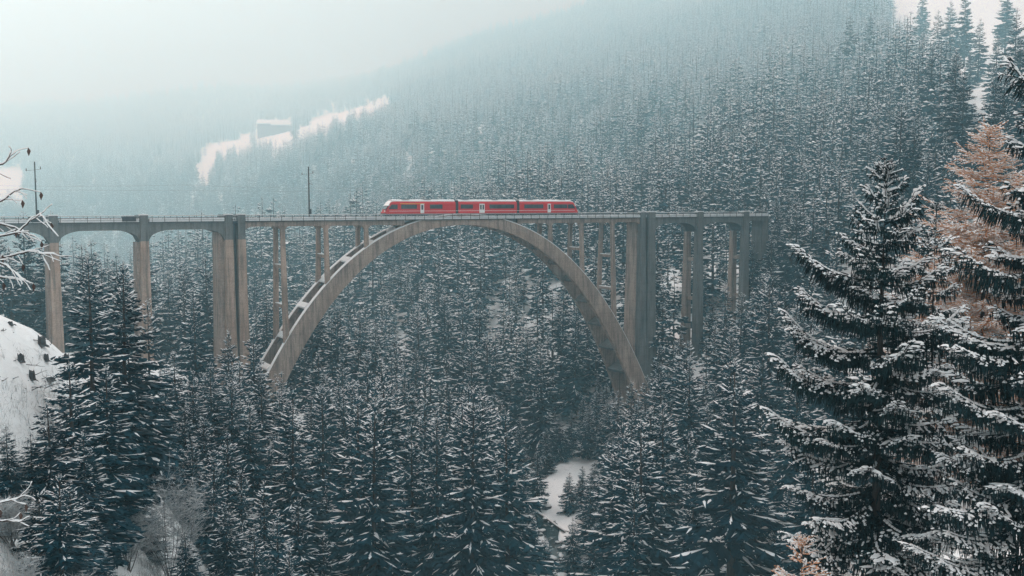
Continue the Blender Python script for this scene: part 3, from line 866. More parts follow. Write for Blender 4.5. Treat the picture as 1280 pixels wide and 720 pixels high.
def spruce_crown(seed, H, R, nw, nb, tw, hb=0.1, snow_p=0.5, snow_w=0.6, needles='needles', lift=0.03, ragged=0.25, fine=1.0, bough_snow=.7, sw=.10):
    rg = np.random.default_rng(seed)
    P, D, L, Wd, DR = [], [], [], [], []
    BR = []; TT = []; BT = []
    hb *= H
    for k in range(nw):
        f = (k + rg.uniform(-.3, .3)) / nw              # 0 bottom .. 1 top
        h = hb + (H - hb) * min(max(f, 0), .985)
        t = (H - h) / (H - hb)
        env = R * (t ** 0.8) * (1 - 0.18 * max(0, (t - .8) / .2)) + 0.12
        for j in range(nb if t > .12 else max(3, nb - 2)):
            az = rg.uniform(0, 2 * math.pi)
            ln = env * rg.uniform(1 - ragged * 1.6, 1 + ragged)
            if rg.random() < .06: ln *= 0.5
            hh = h + rg.uniform(-.5, .5) * (H - hb) / nw
            sl = 0.75 * (1 - t) ** 2.2 - 0.42 * t ** .8 + rg.uniform(-.1, .1)
            dv = np.array([math.cos(az), math.sin(az), 0.0])
            pt = lambda u0: np.array([0, 0, hh]) + dv * ln * u0 * .95 + np.array([0, 0, ln * (sl * u0 + 0.16 * u0 * u0)])
            ub = rg.uniform(.34, .66); BT.append(t); BR.append((pt(ub), pt(rg.uniform(.95, 1.12)) - np.array([0, 0, .1 * ln * t]), sw * (0.4 + ln * .32) * rg.uniform(.6, 1.3)))
            m = max(2, int(round(tw * (0.35 + 0.65 * ln / (R + .12)))))
            for q in range(m):
                u = (q + 1) / m if q < m - 1 else 0.62
                last = q == m - 1
                u0 = u if not last else 0.55
                p = np.array([0, 0, hh]) + dv * ln * u0 * .95 + np.array([0, 0, ln * (sl * u0 + 0.16 * u0 * u0)])
                sgn = 1 if q % 2 else -1
                an = az + (0 if last else sgn * rg.uniform(.5, 1.15))
                d = np.array([math.cos(an), math.sin(an), 0])
                l = ln * (0.50 if last else (0.52 - 0.30 * u)) * rg.uniform(.8, 1.25) / (fine ** .5)
                TT.append(t); P.append(p); D.append(d); L.append(l); Wd.append(l * rg.uniform(.17, .27) / (fine ** .3)); DR.append(rg.uniform(.12, .5) + .18 * t - .25 * (1 - t))
    SN0, SN1, SNW = [], [], []
    for (p0, p1, wv) in BR:
        SN0.append(p0); SN1.append(p1); SNW.append(wv)
    V, T, MI = kites(np.array(P), np.array(D), np.array(L), np.array(Wd), np.array(DR), rg, 0.42, np.clip(snow_p * (1.9 - 1.5 * np.array(TT)), 0, .95), snow_w, lift)
    # snow lying along the top of the boughs, and the pointed leader
    p0 = np.array(SN0); p1 = np.array(SN1); wv = np.array(SNW)[:, None]
    k = rg.random(len(p0)) < np.clip(bough_snow * (1.6 - 1.15 * np.array(BT)), .05, 1)
    p0, p1, wv = p0[k], p1[k], wv[k]
    dd_ = p1 - p0; dd_ /= np.linalg.norm(dd_, axis=1, keepdims=True) + 1e-9
    S = np.cross(dd_, [0, 0, 1.0]); S /= np.linalg.norm(S, axis=1, keepdims=True) + 1e-9
    md = p0 * .4 + p1 * .6
    up = np.array([0, 0, 1.0])
    A = md + S * wv - up * wv * .45; B = md - S * wv - up * wv * .45
    q0, q1, top_ = p0 + up * .02, p1 + up * .01, md + up * (lift * 2.5 + wv * .25)
    m = len(p0); o = len(V); bs_ = np.arange(m) + o
    V = np.concatenate([V, q0, A, q1, B, top_])
    T = np.concatenate([T] + [np.stack([bs_ + i * m, bs_ + j * m, bs_ + 4 * m], 1) for i, j in ((0, 1), (1, 2), (2, 3), (3, 0))])
    MI = np.concatenate([MI, np.ones(4 * m, int)])
    o = len(V)
    V = np.concatenate([V, [[.09, 0, H * .95], [-.05, .08, H * .95], [-.05, -.08, H * .95], [0, 0, H * 1.005], [.05, .03, H * .97], [-.05, .03, H * .97], [0, -.05, H * .972], [0, 0, H * 1.008]]])
    T = np.concatenate([T, np.array([[0, 1, 3], [1, 2, 3], [2, 0, 3], [4, 5, 7], [5, 6, 7], [6, 4, 7]]) + o])
    MI = np.concatenate([MI, [0, 0, 0, 1, 1, 1]])
    return tri_mesh('crown', V, T, [M[needles], M['snow']], MI)
def trunk_mesh(H, r):
    mb = MB()
    mb.tube([(0, 0, -1.5), (0, 0, H * .3), (0.02 * H * .1, 0, H * .7), (0, 0, H)], [r, r * .78, r * .35, 0.015], 7)
    return new_mesh('trunk', mb.V, mb.F, [M['bark']], None, True)

# prototypes: (height 1 unit = metres at scale 1)
PROTO = {'mid': [], 'far': [], 'frost': [], 'rime': []}
for i in range(6):
    H = [25, 27, 23, 26, 24, 21][i]; R = [4.0, 4.3, 4.2, 3.6, 4.8, 4.0][i]
    PROTO['mid'].append((spruce_crown(100 + i, H, R, [34, 38, 30, 36, 30, 28][i], 8, 11, [.06, .1, .04, .16, .06, .04][i], .13, .42, 'needles', .03, .3, 1.5, .52, .075), trunk_mesh(H, .3), H))
for i in range(6):
    H = [23, 25, 21, 24, 26, 19][i]; R = [3.2, 3.5, 3.6, 2.8, 3.4, 3.4][i]
    PROTO['far'].append((spruce_crown(200 + i, H, R, 16, 7, 5, [.05, .12, .05, .2, .1, .05][i], .16, .5, 'needles', .05, .35, .75, .58, .16), trunk_mesh(H, .26), H))
for i in range(6):
    H = [23, 25, 21, 24, 22, 18][i]; R = [3.0, 3.2, 3.3, 2.6, 2.9, 3.0][i]
    PROTO['frost'].append((spruce_crown(300 + i, H, R, 15, 7, 5, [.05, .12, .05, .22, .1, .05][i], .18, .8, 'needles_far', .06, .4, .75, .78, .23), trunk_mesh(H, .26), H))
for i in range(6):
    H = [23, 25, 21, 24, 22, 18][i]; R = [3.0, 3.2, 3.3, 2.6, 2.9, 3.0][i]
    PROTO['rime'].append((spruce_crown(400 + i, H, R, 14, 7, 4, [.05, .12, .05, .22, .1, .05][i], .4, .9, 'needles_rime_haze', .06, .4, .75, .9, .3), trunk_mesh(H, .26), H))

# ------------------------------------------------------------------ where trees stand
MEADOW = [(240,230),(245,205),(256,184),(272,180),(267,204),(255,230)]
MEADOW_B = [(258,184),(300,169),(318,166),(320,184),(282,194),(262,200)]
MEADOW_C = [(366,163),(400,144),(440,135),(493,117),(495,133),(446,149),(402,163),(372,178)]
MEADOW_R = [(1112,-40),(1300,-40),(1300,150),(1236,152),(1204,118),(1192,70),(1150,62),(1118,46),(1106,10)]
GAP_R = [(1122,-20),(1290,-20),(1290,40),(1240,120),(1236,150),(1222,152),(1204,112),(1190,60),(1150,48),(1124,24)]
BARN_P = [(319,148),(366,148),(366,172),(319,172)]
WHITE_L = [(84,168),(100,160),(140,178),(150,196),(120,205),(92,196)]
WHITE_L2 = [(-40,212),(28,208),(36,262),(-40,276)]
CLEAR = [(664,642),(690,590),(702,556),(748,548),(750,596),(738,640),(722,662),(690,664)]
CLEAR2 = [(652,735),(652,700),(690,664),(725,668),(735,735)]
CLEAR3 = [(640,588),(658,588),(656,622),(640,622)]
BANK = [(-60,340),(0,380),(50,408),(98,445),(120,470),(110,560),(60,520),(-60,520)]
def ok_sites(x, y, z, H):
    u, v, dd = px(x, y, z)
    ut, vt, _ = px(x, y, z + H)
    um, vm, _ = px(x, y, z + H * .5)
    hw = 2.2 / dd * F
    bad = np.zeros(len(x), bool)
    wob = vnoise(x, y, 24, 31) * 7 + vnoise(x, y, 8, 32) * 5
    u = u + wob; v = v + wob * .5
    for poly in (MEADOW, MEADOW_B, MEADOW_C, MEADOW_R, WHITE_L2):
        bad |= in_poly(u, v, poly)
    for f in (.25, .45):
        uu, vv, _ = px(x, y, z + H * f)
        bad |= in_poly(uu + wob, vv, MEADOW) | in_poly(uu + wob, vv, MEADOW_B) | in_poly(uu + wob, vv, MEADOW_C)
    for f in (.25, .5, .75, .95):
        uu, vv, _ = px(x, y, z + H * f)
        bad |= in_poly(uu, vv, BARN_P)
        if f < .9: bad |= in_poly(uu, vv, GAP_R)
    for poly in (CLEAR, CLEAR2, CLEAR3):
        for e in (-1, 0, 1):
            for f in (0.0, .25, .5, .75, .9):
                uu, vv, _ = px(x, y, z + H * f)
                k = e * hw * (1 - f) * .55
                bad |= in_poly(uu + k, vv, poly) & (dd < 5000)
    return ~bad
def front_limit(u):
    """highest photo row a tree standing in front of the bridge may reach"""
    return np.interp(u, [-200, 60, 150, 200, 260, 330, 344, 372, 420, 500, 600, 700, 765, 772, 792, 806, 822, 840, 866, 885, 930, 960, 1010, 1030, 1400],
                        [600, 600, 520, 480, 430, 425, 458, 478, 440, 455, 475, 520, 545, 520, 498, 478, 432, 420, 408, 395, 345, 300, 0, -200, -400])
sites = []
def scatter(x0, x1, y0, y1, step, sel):
    nx_ = int((x1 - x0) / step); ny_ = int((y1 - y0) / step)
    ix, iy = np.meshgrid(np.arange(nx_), np.arange(ny_))
    x = x0 + (ix + rng.uniform(-.1, 1.1, ix.shape)) * step + (iy % 2) * step * .5
    y = y0 + (iy + rng.uniform(-.1, 1.1, ix.shape)) * step
    x = x.ravel(); y = y.ravel()
    k = sel(x, y); x = x[k]; y = y[k]
    z = hgt(x, y)
    return x, y, z
SX, SY, SZ, SH = [], [], [], []
def visible_range(x, y):
    u = 640 + F * x / np.maximum(y, 1)
    return (u > -220) & (u < 1500)
bs = lambda x, y: w2b(x, y)
# behind the bridge and under it
x, y, z = scatter(-720, 720, 95, 330, 8.8, lambda x, y: visible_range(x, y))
x4, y4, z4 = scatter(-720, 720, 330, 600, 10.0, lambda x, y: visible_range(x, y))
x = np.concatenate([x, x4]); y = np.concatenate([y, y4]); z = np.concatenate([z, z4])
x2, y2, z2 = scatter(-1500, 1300, 600, 2300, 16.5, lambda x, y: visible_range(x, y))
x3, y3, z3 = scatter(-2600, 2000, 2300, 4300, 17, lambda x, y: visible_range(x, y))
x2 = np.concatenate([x2, x3]); y2 = np.concatenate([y2, y3]); z2 = np.concatenate([z2, z3])
x = np.concatenate([x, x2]); y = np.concatenate([y, y2]); z = np.concatenate([z, z2])
s_, t_ = w2b(x, y)
Hh = (rng.uniform(15, 29, len(x)) + 6 * (rng.random(len(x)) < .18)) * (0.82 + 0.3 * (vnoise(x, y, 45, 9) + 1) / 1.4)
Hh = np.clip(Hh, 11, 38) * np.interp(y, [240, 330, 650, 2500], [1.08, 1.2, 1.6, 1.8])
dens = rng.random(len(x)) < np.interp(y, [500, 1500, 4000], [.96, .9, .8])
near = t_ < -3
under = (t_ >= np.where(np.abs(s_) > 38, -4.5, -6)) & (t_ <= np.where(np.abs(s_) > 38, 10, 12)) & (s_ > -125) & (s_ < 112)
clr = np.where(np.abs(s_) < 51, intr(np.clip(s_, -60, 60)) - 2.0, 54.0)
room = clr - z
Hh = np.where(under, np.minimum(Hh, room), Hh)
keep = dens & (Hh > 5.5) & ~((vnoise(x, y, 26, 51) + .4 * vnoise(x, y, 9, 52) < -.78) & (t_ > 260))
# keep off the piers, columns and arch feet
for c_ in (-105.4, -88.2, -71.75, -53.6, 54.6, 72.7, 89.6, 106):
    keep &= ~((np.abs(s_ - c_) < 5.5) & (t_ > -6) & (t_ < 11))
for c_ in (-50, -43.5, 43.5, 50):
    keep &= ~((np.abs(s_ - c_) < 4.5) & (t_ > -5) & (t_ < 11))
u, v, dd = px(x, y, z)
ut, vt, _ = px(x, y, z + Hh)
front = near & (dd < 300)
lim = np.minimum.reduce([front_limit(ut + k) for k in (-14, 0, 14)]) * 0 + np.maximum.reduce([front_limit(ut + k) for k in (-9, 0, 9)])
over = front & (vt < lim)
# shorten the trees that would hide the bridge, drop them when little is left
zlim = CAMZ + np.tan(np.arctan((360 - lim) / F) - PITCH) * np.hypot(y, 0)
Hn = np.where(over, zlim - z - rng.uniform(0, 4, len(x)), Hh)
keep &= ~(over & (Hn < 9))
Hh = Hn
keep &= ~(front & (u < 225) & (dd < 205))
keep &= ~(front & (dd < np.interp(u, [225, 300, 420, 900, 1000], [118, 70, 70, 70, 45])))
keep &= seg_dist(x, y, STREAM) > 5.5
keep &= ok_sites(x, y, z, Hh)
SX, SY, SZ, SH = x[keep], y[keep], z[keep], Hh[keep]
# trees picked out of the photograph: u, v of the top, distance, height, kind
PICK = [
 (110, 322, 63, 30, 0), (146, 326, 68, 31, 1), (181, 374, 92, 27, 3), (88, 452, 56, 20, 5), (130, 455, 60, 20, 3), (126, 372, 90, 20, 2), (160, 420, 78, 20, 5), (242, 358, 140, 33, 3), (283, 412, 150, 27, 1), (319, 410, 158, 27, 2),
 (61, 500, 50, 13, 4), (72, 590, 43, 10, 5), (36, 540, 50, 10, 0), (104, 540, 54, 10, 1), (88, 600, 48, 10, 4), (48, 615, 44, 10, 5), (122, 612, 58, 10, 2), (118, 668, 52, 8, 0),  (352, 462, 150, 25, 0), (398, 440, 168, 27, 1), (430, 482, 150, 26, 0), (462, 440, 176, 27, 3), (496, 486, 160, 27, 1), (531, 560, 150, 26, 4),
 (472, 618, 122, 22, 2), (606, 540, 152, 28, 4), (408, 612, 118, 24, 5), (560, 480, 205, 28, 0), (655, 585, 190, 22, 3), (712, 590, 210, 14, 5), (728, 582, 214, 15, 2), (580, 660, 140, 20, 2),
 (640, 640, 150, 18, 1), (770, 545, 205, 26, 3), (800, 495, 212, 28, 0), (822, 430, 232, 30, 1), (850, 520, 190, 27, 4), (892, 480, 196, 28, 3), (920, 545, 165, 26, 2), (955, 560, 150, 27, 1), (985, 610, 128, 25, 0), (838, 600, 160, 24, 5), (880, 470, 215, 28, 1),
 (255, 470, 128, 24, 3), (205, 440, 150, 26, 0), (300, 500, 120, 22, 2), (345, 540, 118, 24, 1), (375, 560, 112, 22, 4), (265, 560, 88, 14, 2),
 (218, 438, 110, 10, 1), (240, 462, 106, 10, 3), (262, 452, 112, 10, 0), (288, 476, 112, 10, 2), (312, 500, 110, 10, 3), (232, 510, 104, 10, 4), (256, 520, 102, 10, 1), (282, 540, 100, 10, 5), (335, 560, 112, 10, 1), (356, 570, 112, 10, 0), (228, 560, 100, 10, 5), (250, 588, 95, 10, 4), (300, 585, 92, 10, 0), (328, 600, 88, 10, 3), (282, 625, 82, 10, 1), (345, 640, 84, 10, 2), (372, 620, 96, 10, 4), (315, 660, 78, 10, 0), (360, 680, 82, 10, 5), (405, 665, 98, 10, 2), (270, 600, 96, 10, 3),
 (190, 660, 66, 8, 5), (232, 690, 62, 7, 2), (300, 650, 84, 13, 5),

 (1235, 250, 175, 18, 2), (1012, 560, 118, 25, 3), (1040, 640, 96, 22, 1), (968, 650, 104, 20, 0), (925, 660, 120, 20, 2), (880, 640, 130, 22, 4),
 (150, 560, 64, 16, 2), (12, 596, 48, 10, 1), (152, 520, 82, 10, 0), (190, 480, 100, 10, 1), (226, 500, 112, 10, 3), (240, 545, 98, 10, 4), (200, 560, 86, 10, 0), (172, 530, 84, 10, 5), (160, 470, 122, 24, 4), (215, 520, 104, 18, 3),
]
PICK_B = [(1169, 14, 112, 0), (1205, -14, 84, 3), (1244, 44, 134, 1), (1266, 12, 142, 3), (1128, 34, 92, 2), (1138, 32, 98, 3), (1085, 16, 112, 0), (1060, 20, 118, 4), (1108, 60, 140, 1),
 (1152, -12, 62, 3), (1186, 2, 84, 1), (1222, 24, 104, 0), (1256, -22, 66, 3), (1282, 30, 124, 2), (1178, 48, 100, 5), (1212, 62, 112, 5),
 (955, 232, 330, 1), (968, 246, 340, 0), (984, 236, 345, 3), (1012, 262, 370, 2), (940, 300, 385, 4), (905, 352, 440, 0), (890, 372, 450, 1), (850, 412, 490, 3), (735, 505, 575, 1), (752, 520, 585, 3), (778, 500, 592, 2), (764, 540, 612, 0), (700, 520, 575, 4), (682, 535, 595, 0), (742, 575, 650, 1), (672, 560, 640, 3), (757, 560, 640, 5), (648, 520, 620, 1), (690, 505, 560, 2), (746, 488, 562, 1), (762, 500, 578, 0), (772, 486, 598, 4), (788, 476, 604, 2), (804, 468, 600, 0), (758, 500, 585, 3), (728, 496, 560, 3), (714, 512, 562, 0), (738, 600, 690, 4), (660, 618, 720, 0), (756, 610, 715, 1), (716, 648, 722, 5), (795, 505, 600, 0), (957, 256, 352, 1), (972, 248, 358, 3), (946, 318, 372, 0), (988, 262, 366, 2), (964, 292, 380, 5), (757, 478, 545, 1), (748, 470, 536, 3), (766, 490, 556, 2), (680, 668, 735, 5), (742, 655, 735, 2)]
PK = []
def ground_hit(u_, v_):
    dq = np.linspace(60, 4300, 4000)
    q = np.array([at(u_, v_, k) for k in dq])
    k = np.nonzero(q[:, 2] <= hgt(q[:, 0], q[:, 1]))[0]
    return q[k[0]] if len(k) else q[-1]
for (u0_, v0_, vb_, k_) in PICK_B:
    g_ = ground_hit(u0_, vb_); d_ = px(*g_)[2]
    PK.append((g_[0], g_[1], float(hgt(g_[0], g_[1])), (vb_ - v0_) / F * d_, k_, u0_, v0_))
for (u0_, v0_, dd_, H_, k_) in PICK:
    p = at(u0_, v0_, dd_)
    zg = float(hgt(p[0], p[1]))
    Hreal = p[2] - zg
    PK.append((p[0], p[1], zg, Hreal, k_, u0_, v0_))
PK0 = PK
print('PICK heights', [(a[5], a[6], round(a[3], 1)) for a in PK])

# keep picked trees clear of scattered ones
for (xx, yy, zz, hh, kk, uu, vv) in PK:
    k = np.hypot(SX - xx, SY - yy) > 3.2
    SX, SY, SZ, SH = SX[k], SY[k], SZ[k], SH[k]
print('sites', len(SX))

# ------------------------------------------------------------------ individual trees
def plant(protoset, i, x, y, z, H, label, group, name='spruce_tree', rz=None, fat=1.0):
    cr, tk, h0 = PROTO[protoset][i]
    r = link(name, None, loc=(x, y, z))
    s = H / h0
    wd = s * random.uniform(.92, 1.12) * max(1.0, min(1.5, s ** -.3)) * fat
    r.rotation_euler = (random.uniform(-.02, .02), random.uniform(-.02, .02), random.uniform(0, 6.28) if rz is None else rz)
    r.scale = (wd, wd, s)
    link('trunk', tk, r); link('crown', cr, r)
    tag(r, label, 'spruce', group)
    return r
def h_lbl(u, v): return None
PICK_LABEL = {       # keyed by the tip in the photograph
 (110, 322): 'tall snow dusted spruce before the left piers, left one of the tallest pair', (146, 326): 'tall snow dusted spruce before the left piers, right one of the tallest pair',
 (181, 374): 'dark spruce in front of the second left pier, right end of the tall clump', (242, 358): 'slender lone spruce rising between the second left pier and the twin pier',
 (283, 412): 'spruce with its tip in front of the twin pier', (319, 410): 'spruce with its tip just right of the twin pier',
 (61, 500): 'dense dark spruce below the snowy bank, tallest of the small ones there', (72, 590): 'small bushy spruce at the bottom left, nearest to the camera there',
 (352, 462): 'spruce growing against the left foot of the arch', (606, 540): 'broad spruce with long drooping boughs left of the snowy stream clearing',
 (531, 560): 'broad spruce in the dark wood below the crown of the arch', (712, 590): 'short young spruce inside the snowy stream clearing, left of its twin', (728, 582): 'short young spruce inside the snowy stream clearing, right of its twin',
 (822, 430): 'tall spruce with its tip beside the foot of the right main pier', (770, 545): 'spruce covering the right foot of the arch',
 (190, 660): 'little spruce beneath the bare frosted shrub, left one of two', (232, 690): 'little spruce beneath the bare frosted shrub, right one of two', (300, 650): 'small snowy spruce right of the bare frosted shrub',
 (1169, 14): 'hazy spruce on the upper right snow meadow, left of the faint one', (1205, -14): 'faintest hazy spruce high on the upper right snow meadow', (1244, 44): 'spruce at the lower edge of the upper right snow meadow', (1266, 12): 'tall hazy spruce at the right end of the upper right snow meadow',
}
GROUPS = {
 'left': ('snow dusted dark spruce on the near slope below the left half of the bridge', 'spruces on the near slope left of the stream'),
 'right': ('snow dusted dark spruce on the slope below the right half of the bridge', 'spruces on the near slope right of the stream'),
 'arch': ('dark spruce in the wood seen through the great arch', 'spruces in the wood seen through the arch'),
 'beyond': ('frosted spruce on the hazy mountainside beyond the bridge', 'frosted spruces on the mountainside beyond the bridge'),
}
def zone(x, y, u, v):
    s, t = w2b(x, y)
    if t > 0:
        return 'arch' if (370 < u < 790 and v > 330) else 'beyond'
    return 'left' if u < 690 else 'right'
LOOSE = []
for i, (xx, yy, zz, hh, kk, uu, vv) in enumerate(PK):
    zn = zone(xx, yy, uu, vv + 30)
    hh = max(4.0, hh)
    if (uu, vv) in PICK_LABEL: plant('mid', kk, xx, yy, zz, hh, PICK_LABEL[(uu, vv)], GROUPS[zn][1], fat=1.18)
    else: LOOSE.append((xx, yy, zz, hh, 'mid', kk))
u, v, dd = px(SX, SY, SZ + SH * .6)
_, vtip, _ = px(SX, SY, SZ + SH)
size = SH / dd
inview = (u > -15) & (u < 1295) & (v > -20) & (v < 735) & ~((u > 1050) & (v > 260))
order = np.argsort(np.where(inview, -size, 1))
N_IND = 296 - len(PK)
indiv = order[:N_IND]
rest = np.ones(len(SX), bool); rest[indiv] = False
COLS = [(60, 'left of the leftmost pier'), (130, 'between the first two left piers'), (225, 'below the second left pier'), (330, 'below the twin pier'), (400, 'below the left arch foot'),
        (480, 'under the left quarter of the arch'), (560, 'under the first carriage'), (640, 'under the middle carriage'), (720, 'under the last carriage'), (775, 'beside the right arch foot'),
        (845, 'below the right main pier'), (905, 'below the slim right pier'), (975, 'below the right bridge end'), (1050, 'beside the nearest big spruce'), (9999, 'behind the nearest big spruces')]
def cell(uu, vt, t_):
    c = next(nm for lim, nm in COLS if uu < lim)
    row = 'beyond the bridge' if t_ > 0 else 'bottom row' if vt > 590 else 'middle row' if vt > 500 else 'top row'
    return c, row
for j in indiv:
    st = 'mid' if dd[j] < 420 else ('rime' if SZ[j] > 150 else 'frost' if SZ[j] > 70 else 'far')
    LOOSE.append((SX[j], SY[j], SZ[j], SH[j], st, random.randrange(6)))
cells = {}
for it in LOOSE:
    uu, vv, _ = px(it[0], it[1], it[2] + it[3]); _, vb, d_ = px(it[0], it[1], it[2])
    cells.setdefault(cell(uu, vv, w2b(it[0], it[1])[1]), []).append((it[3] / d_, uu, vv, it))
for (c_, row), js in cells.items():
    js = sorted(js, key=lambda q: -q[0])
    small = js[1:]
    names = {id(js[0]): 'largest snowy spruce' if len(js) > 1 else 'single snowy spruce'}
    if len(small) > 2:
        names[id(min(small, key=lambda q: q[1]))] = 'leftmost of the smaller snowy spruces'
        names[id(max(small, key=lambda q: q[1]))] = 'rightmost of the smaller snowy spruces'
        left_ = [q for q in small if id(q) not in names]
        if len(left_) > 2:
            names[id(min(left_, key=lambda q: q[2]))] = 'highest reaching middling snowy spruce'
    for q in js:
        x_, y_, z_, h_, st, k_ = q[3]
        plant(st, k_, x_, y_, z_, h_, '%s %s, %s' % (names.get(id(q), 'ordinary snowy spruce'), c_, row), 'spruces ' + c_ + ', ' + row, fat=1.3 if st == 'mid' else 1.12)
print('individual distance', float(dd[indiv].max()))

# ------------------------------------------------------------------ the far forest: one object, instanced
pc = bpy.data.collections.new('forest_kinds')       # prototypes, not linked to the scene
for st in ('far', 'frost', 'rime'):
    for i, (cr, tk, h0) in enumerate(PROTO[st]):
        vs = np.empty(len(cr.vertices) * 3, np.float32); cr.vertices.foreach_get('co', vs); vs = vs.reshape(-1, 3)
        ts = np.array([p.vertices[:] for p in cr.polygons]); mi = np.empty(len(ts), np.int32); cr.polygons.foreach_get('material_index', mi)
        tv = np.array([v_.co[:] for v_ in tk.vertices]); tf = []
        tk.calc_loop_triangles()
        tt = np.array([l.vertices[:] for l in tk.loop_triangles])
        me = tri_mesh('forest_tree', np.concatenate([vs, tv]), np.concatenate([ts, tt + len(vs)]), list(cr.materials) + [M['bark']], np.concatenate([mi, np.full(len(tt), 2)]))
        o = bpy.data.objects.new('%02d' % ({'far': 0, 'frost': 6, 'rime': 12}[st] + i), me); pc.objects.link(o)
fx, fy, fz, fh = SX[rest], SY[rest], SZ[rest], SH[rest]
fm = bpy.data.meshes.new('forest')
fm.vertices.add(len(fx)); fm.vertices.foreach_set('co', np.stack([fx, fy, fz - .2], 1).astype(np.float32).ravel())
def rime_level(x, y, z, r):        # more rime and painted haze the higher the tree stands
    lv = (z - 28) / 58 + vnoise(x, y, 48, 21) * .6 + vnoise(x, y, 150, 22) * .8 + r
    return np.clip(np.floor(lv), 0, 2).astype(int)
kind = rng.integers(0, 6, len(fx)) + 6 * rime_level(fx, fy, fz, rng.uniform(-.75, .75, len(fx)))
h0s = np.array([p[2] for p in PROTO['far']] + [p[2] for p in PROTO['frost']] + [p[2] for p in PROTO['rime']])
for nm, ty, val in (('kind_index', 'INT', kind.astype(np.int32)), ('tree_scale', 'FLOAT', (fh / h0s[kind]).astype(np.float32)), ('tree_turn', 'FLOAT', rng.uniform(0, 6.28, len(fx)).astype(np.float32)), ('tree_wide', 'FLOAT', rng.uniform(.95, 1.3, len(fx)) * np.interp(fy, [150, 450, 700], [1.3, 1.25, 1.25]).astype(np.float32))):
    fm.attributes.new(nm, ty, 'POINT').data.foreach_set('value', val)
fm.update()
fo = link('forest', fm)
tag(fo, 'snow covered spruce forest climbing the hazy mountainside behind the viaduct', 'forest', kind='stuff')
g = bpy.data.node_groups.new('forest', 'GeometryNodeTree')
g.interface.new_socket('Geometry', in_out='INPUT', socket_type='NodeSocketGeometry')
g.interface.new_socket('Geometry', in_out='OUTPUT', socket_type='NodeSocketGeometry')
N = g.nodes.new; Lk = g.links.new
gi, go = N('NodeGroupInput'), N('NodeGroupOutput')
m2p = N('GeometryNodeMeshToPoints'); iop = N('GeometryNodeInstanceOnPoints')
ci = N('GeometryNodeCollectionInfo'); ci.inputs['Collection'].default_value = pc; ci.inputs['Separate Children'].default_value = True; ci.inputs['Reset Children'].default_value = True
def attr(nm, ty):
    a = N('GeometryNodeInputNamedAttribute'); a.data_type = ty; a.inputs['Name'].default_value = nm
    return a.outputs['Attribute']
cx = N('ShaderNodeCombineXYZ'); rot = N('ShaderNodeCombineXYZ'); mu = N('ShaderNodeMath'); mu.operation = 'MULTIPLY'
sc_ = attr('tree_scale', 'FLOAT')
Lk(sc_, mu.inputs[0]); Lk(attr('tree_wide', 'FLOAT'), mu.inputs[1])
Lk(mu.outputs[0], cx.inputs[0]); Lk(mu.outputs[0], cx.inputs[1]); Lk(sc_, cx.inputs[2])
Lk(attr('tree_turn', 'FLOAT'), rot.inputs[2])
e2r = N('FunctionNodeEulerToRotation'); Lk(rot.outputs[0], e2r.inputs[0])
Lk(gi.outputs[0], m2p.inputs['Mesh']); Lk(m2p.outputs[0], iop.inputs['Points'])
Lk(ci.outputs[0], iop.inputs['Instance']); iop.inputs['Pick Instance'].default_value = True
Lk(attr('kind_index', 'INT'), iop.inputs['Instance Index']); Lk(e2r.outputs[0], iop.inputs['Rotation']); Lk(cx.outputs[0], iop.inputs['Scale'])
Lk(iop.outputs[0], go.inputs[0])
md = fo.modifiers.new('forest', 'NODES'); md.node_group = g

# ------------------------------------------------------------------ near conifers with separate boughs
def spikes(P, D, L, r0, n=3):
    """thin three sided spikes, vectorised"""
    D = D / (np.linalg.norm(D, axis=1, keepdims=True) + 1e-9)
    A = np.cross(D, [0.13, 0.21, 1.0]); A /= np.linalg.norm(A, axis=1, keepdims=True) + 1e-9
    B = np.cross(D, A)
    m = len(P); V = []
    for k in range(n):
        an = 2 * math.pi * k / n
        V.append(P + (A * math.cos(an) + B * math.sin(an)) * r0[:, None])
    V.append(P + D * L[:, None])
    md = []
    b = np.arange(m)
    T = [np.stack([b + k * m, b + ((k + 1) % n) * m, b + n * m], 1) for k in range(n)]
    return np.concatenate(V), np.concatenate(T)
def spindles(P, D, L, r):
    """spindle shaped sprigs: thin at both ends, widest at a third"""
    D = D / (np.linalg.norm(D, axis=1, keepdims=True) + 1e-9)
    A = np.cross(D, [0.13, 0.21, 1.0]); A /= np.linalg.norm(A, axis=1, keepdims=True) + 1e-9
    B = np.cross(D, A); m = len(P); b = np.arange(m)
    V = [P]
    for k in range(3):
        an = 2 * math.pi * k / 3 + .5
        V.append(P + D * L[:, None] * .4 + (A * math.cos(an) + B * math.sin(an)) * r[:, None])
    V.append(P + D * L[:, None])
    T = []
    for k in range(3):
        k2 = (k + 1) % 3
        T += [np.stack([b, b + (1 + k2) * m, b + (1 + k) * m], 1), np.stack([b + (1 + k) * m, b + (1 + k2) * m, b + 4 * m], 1)]
    return np.concatenate(V), np.concatenate(T)
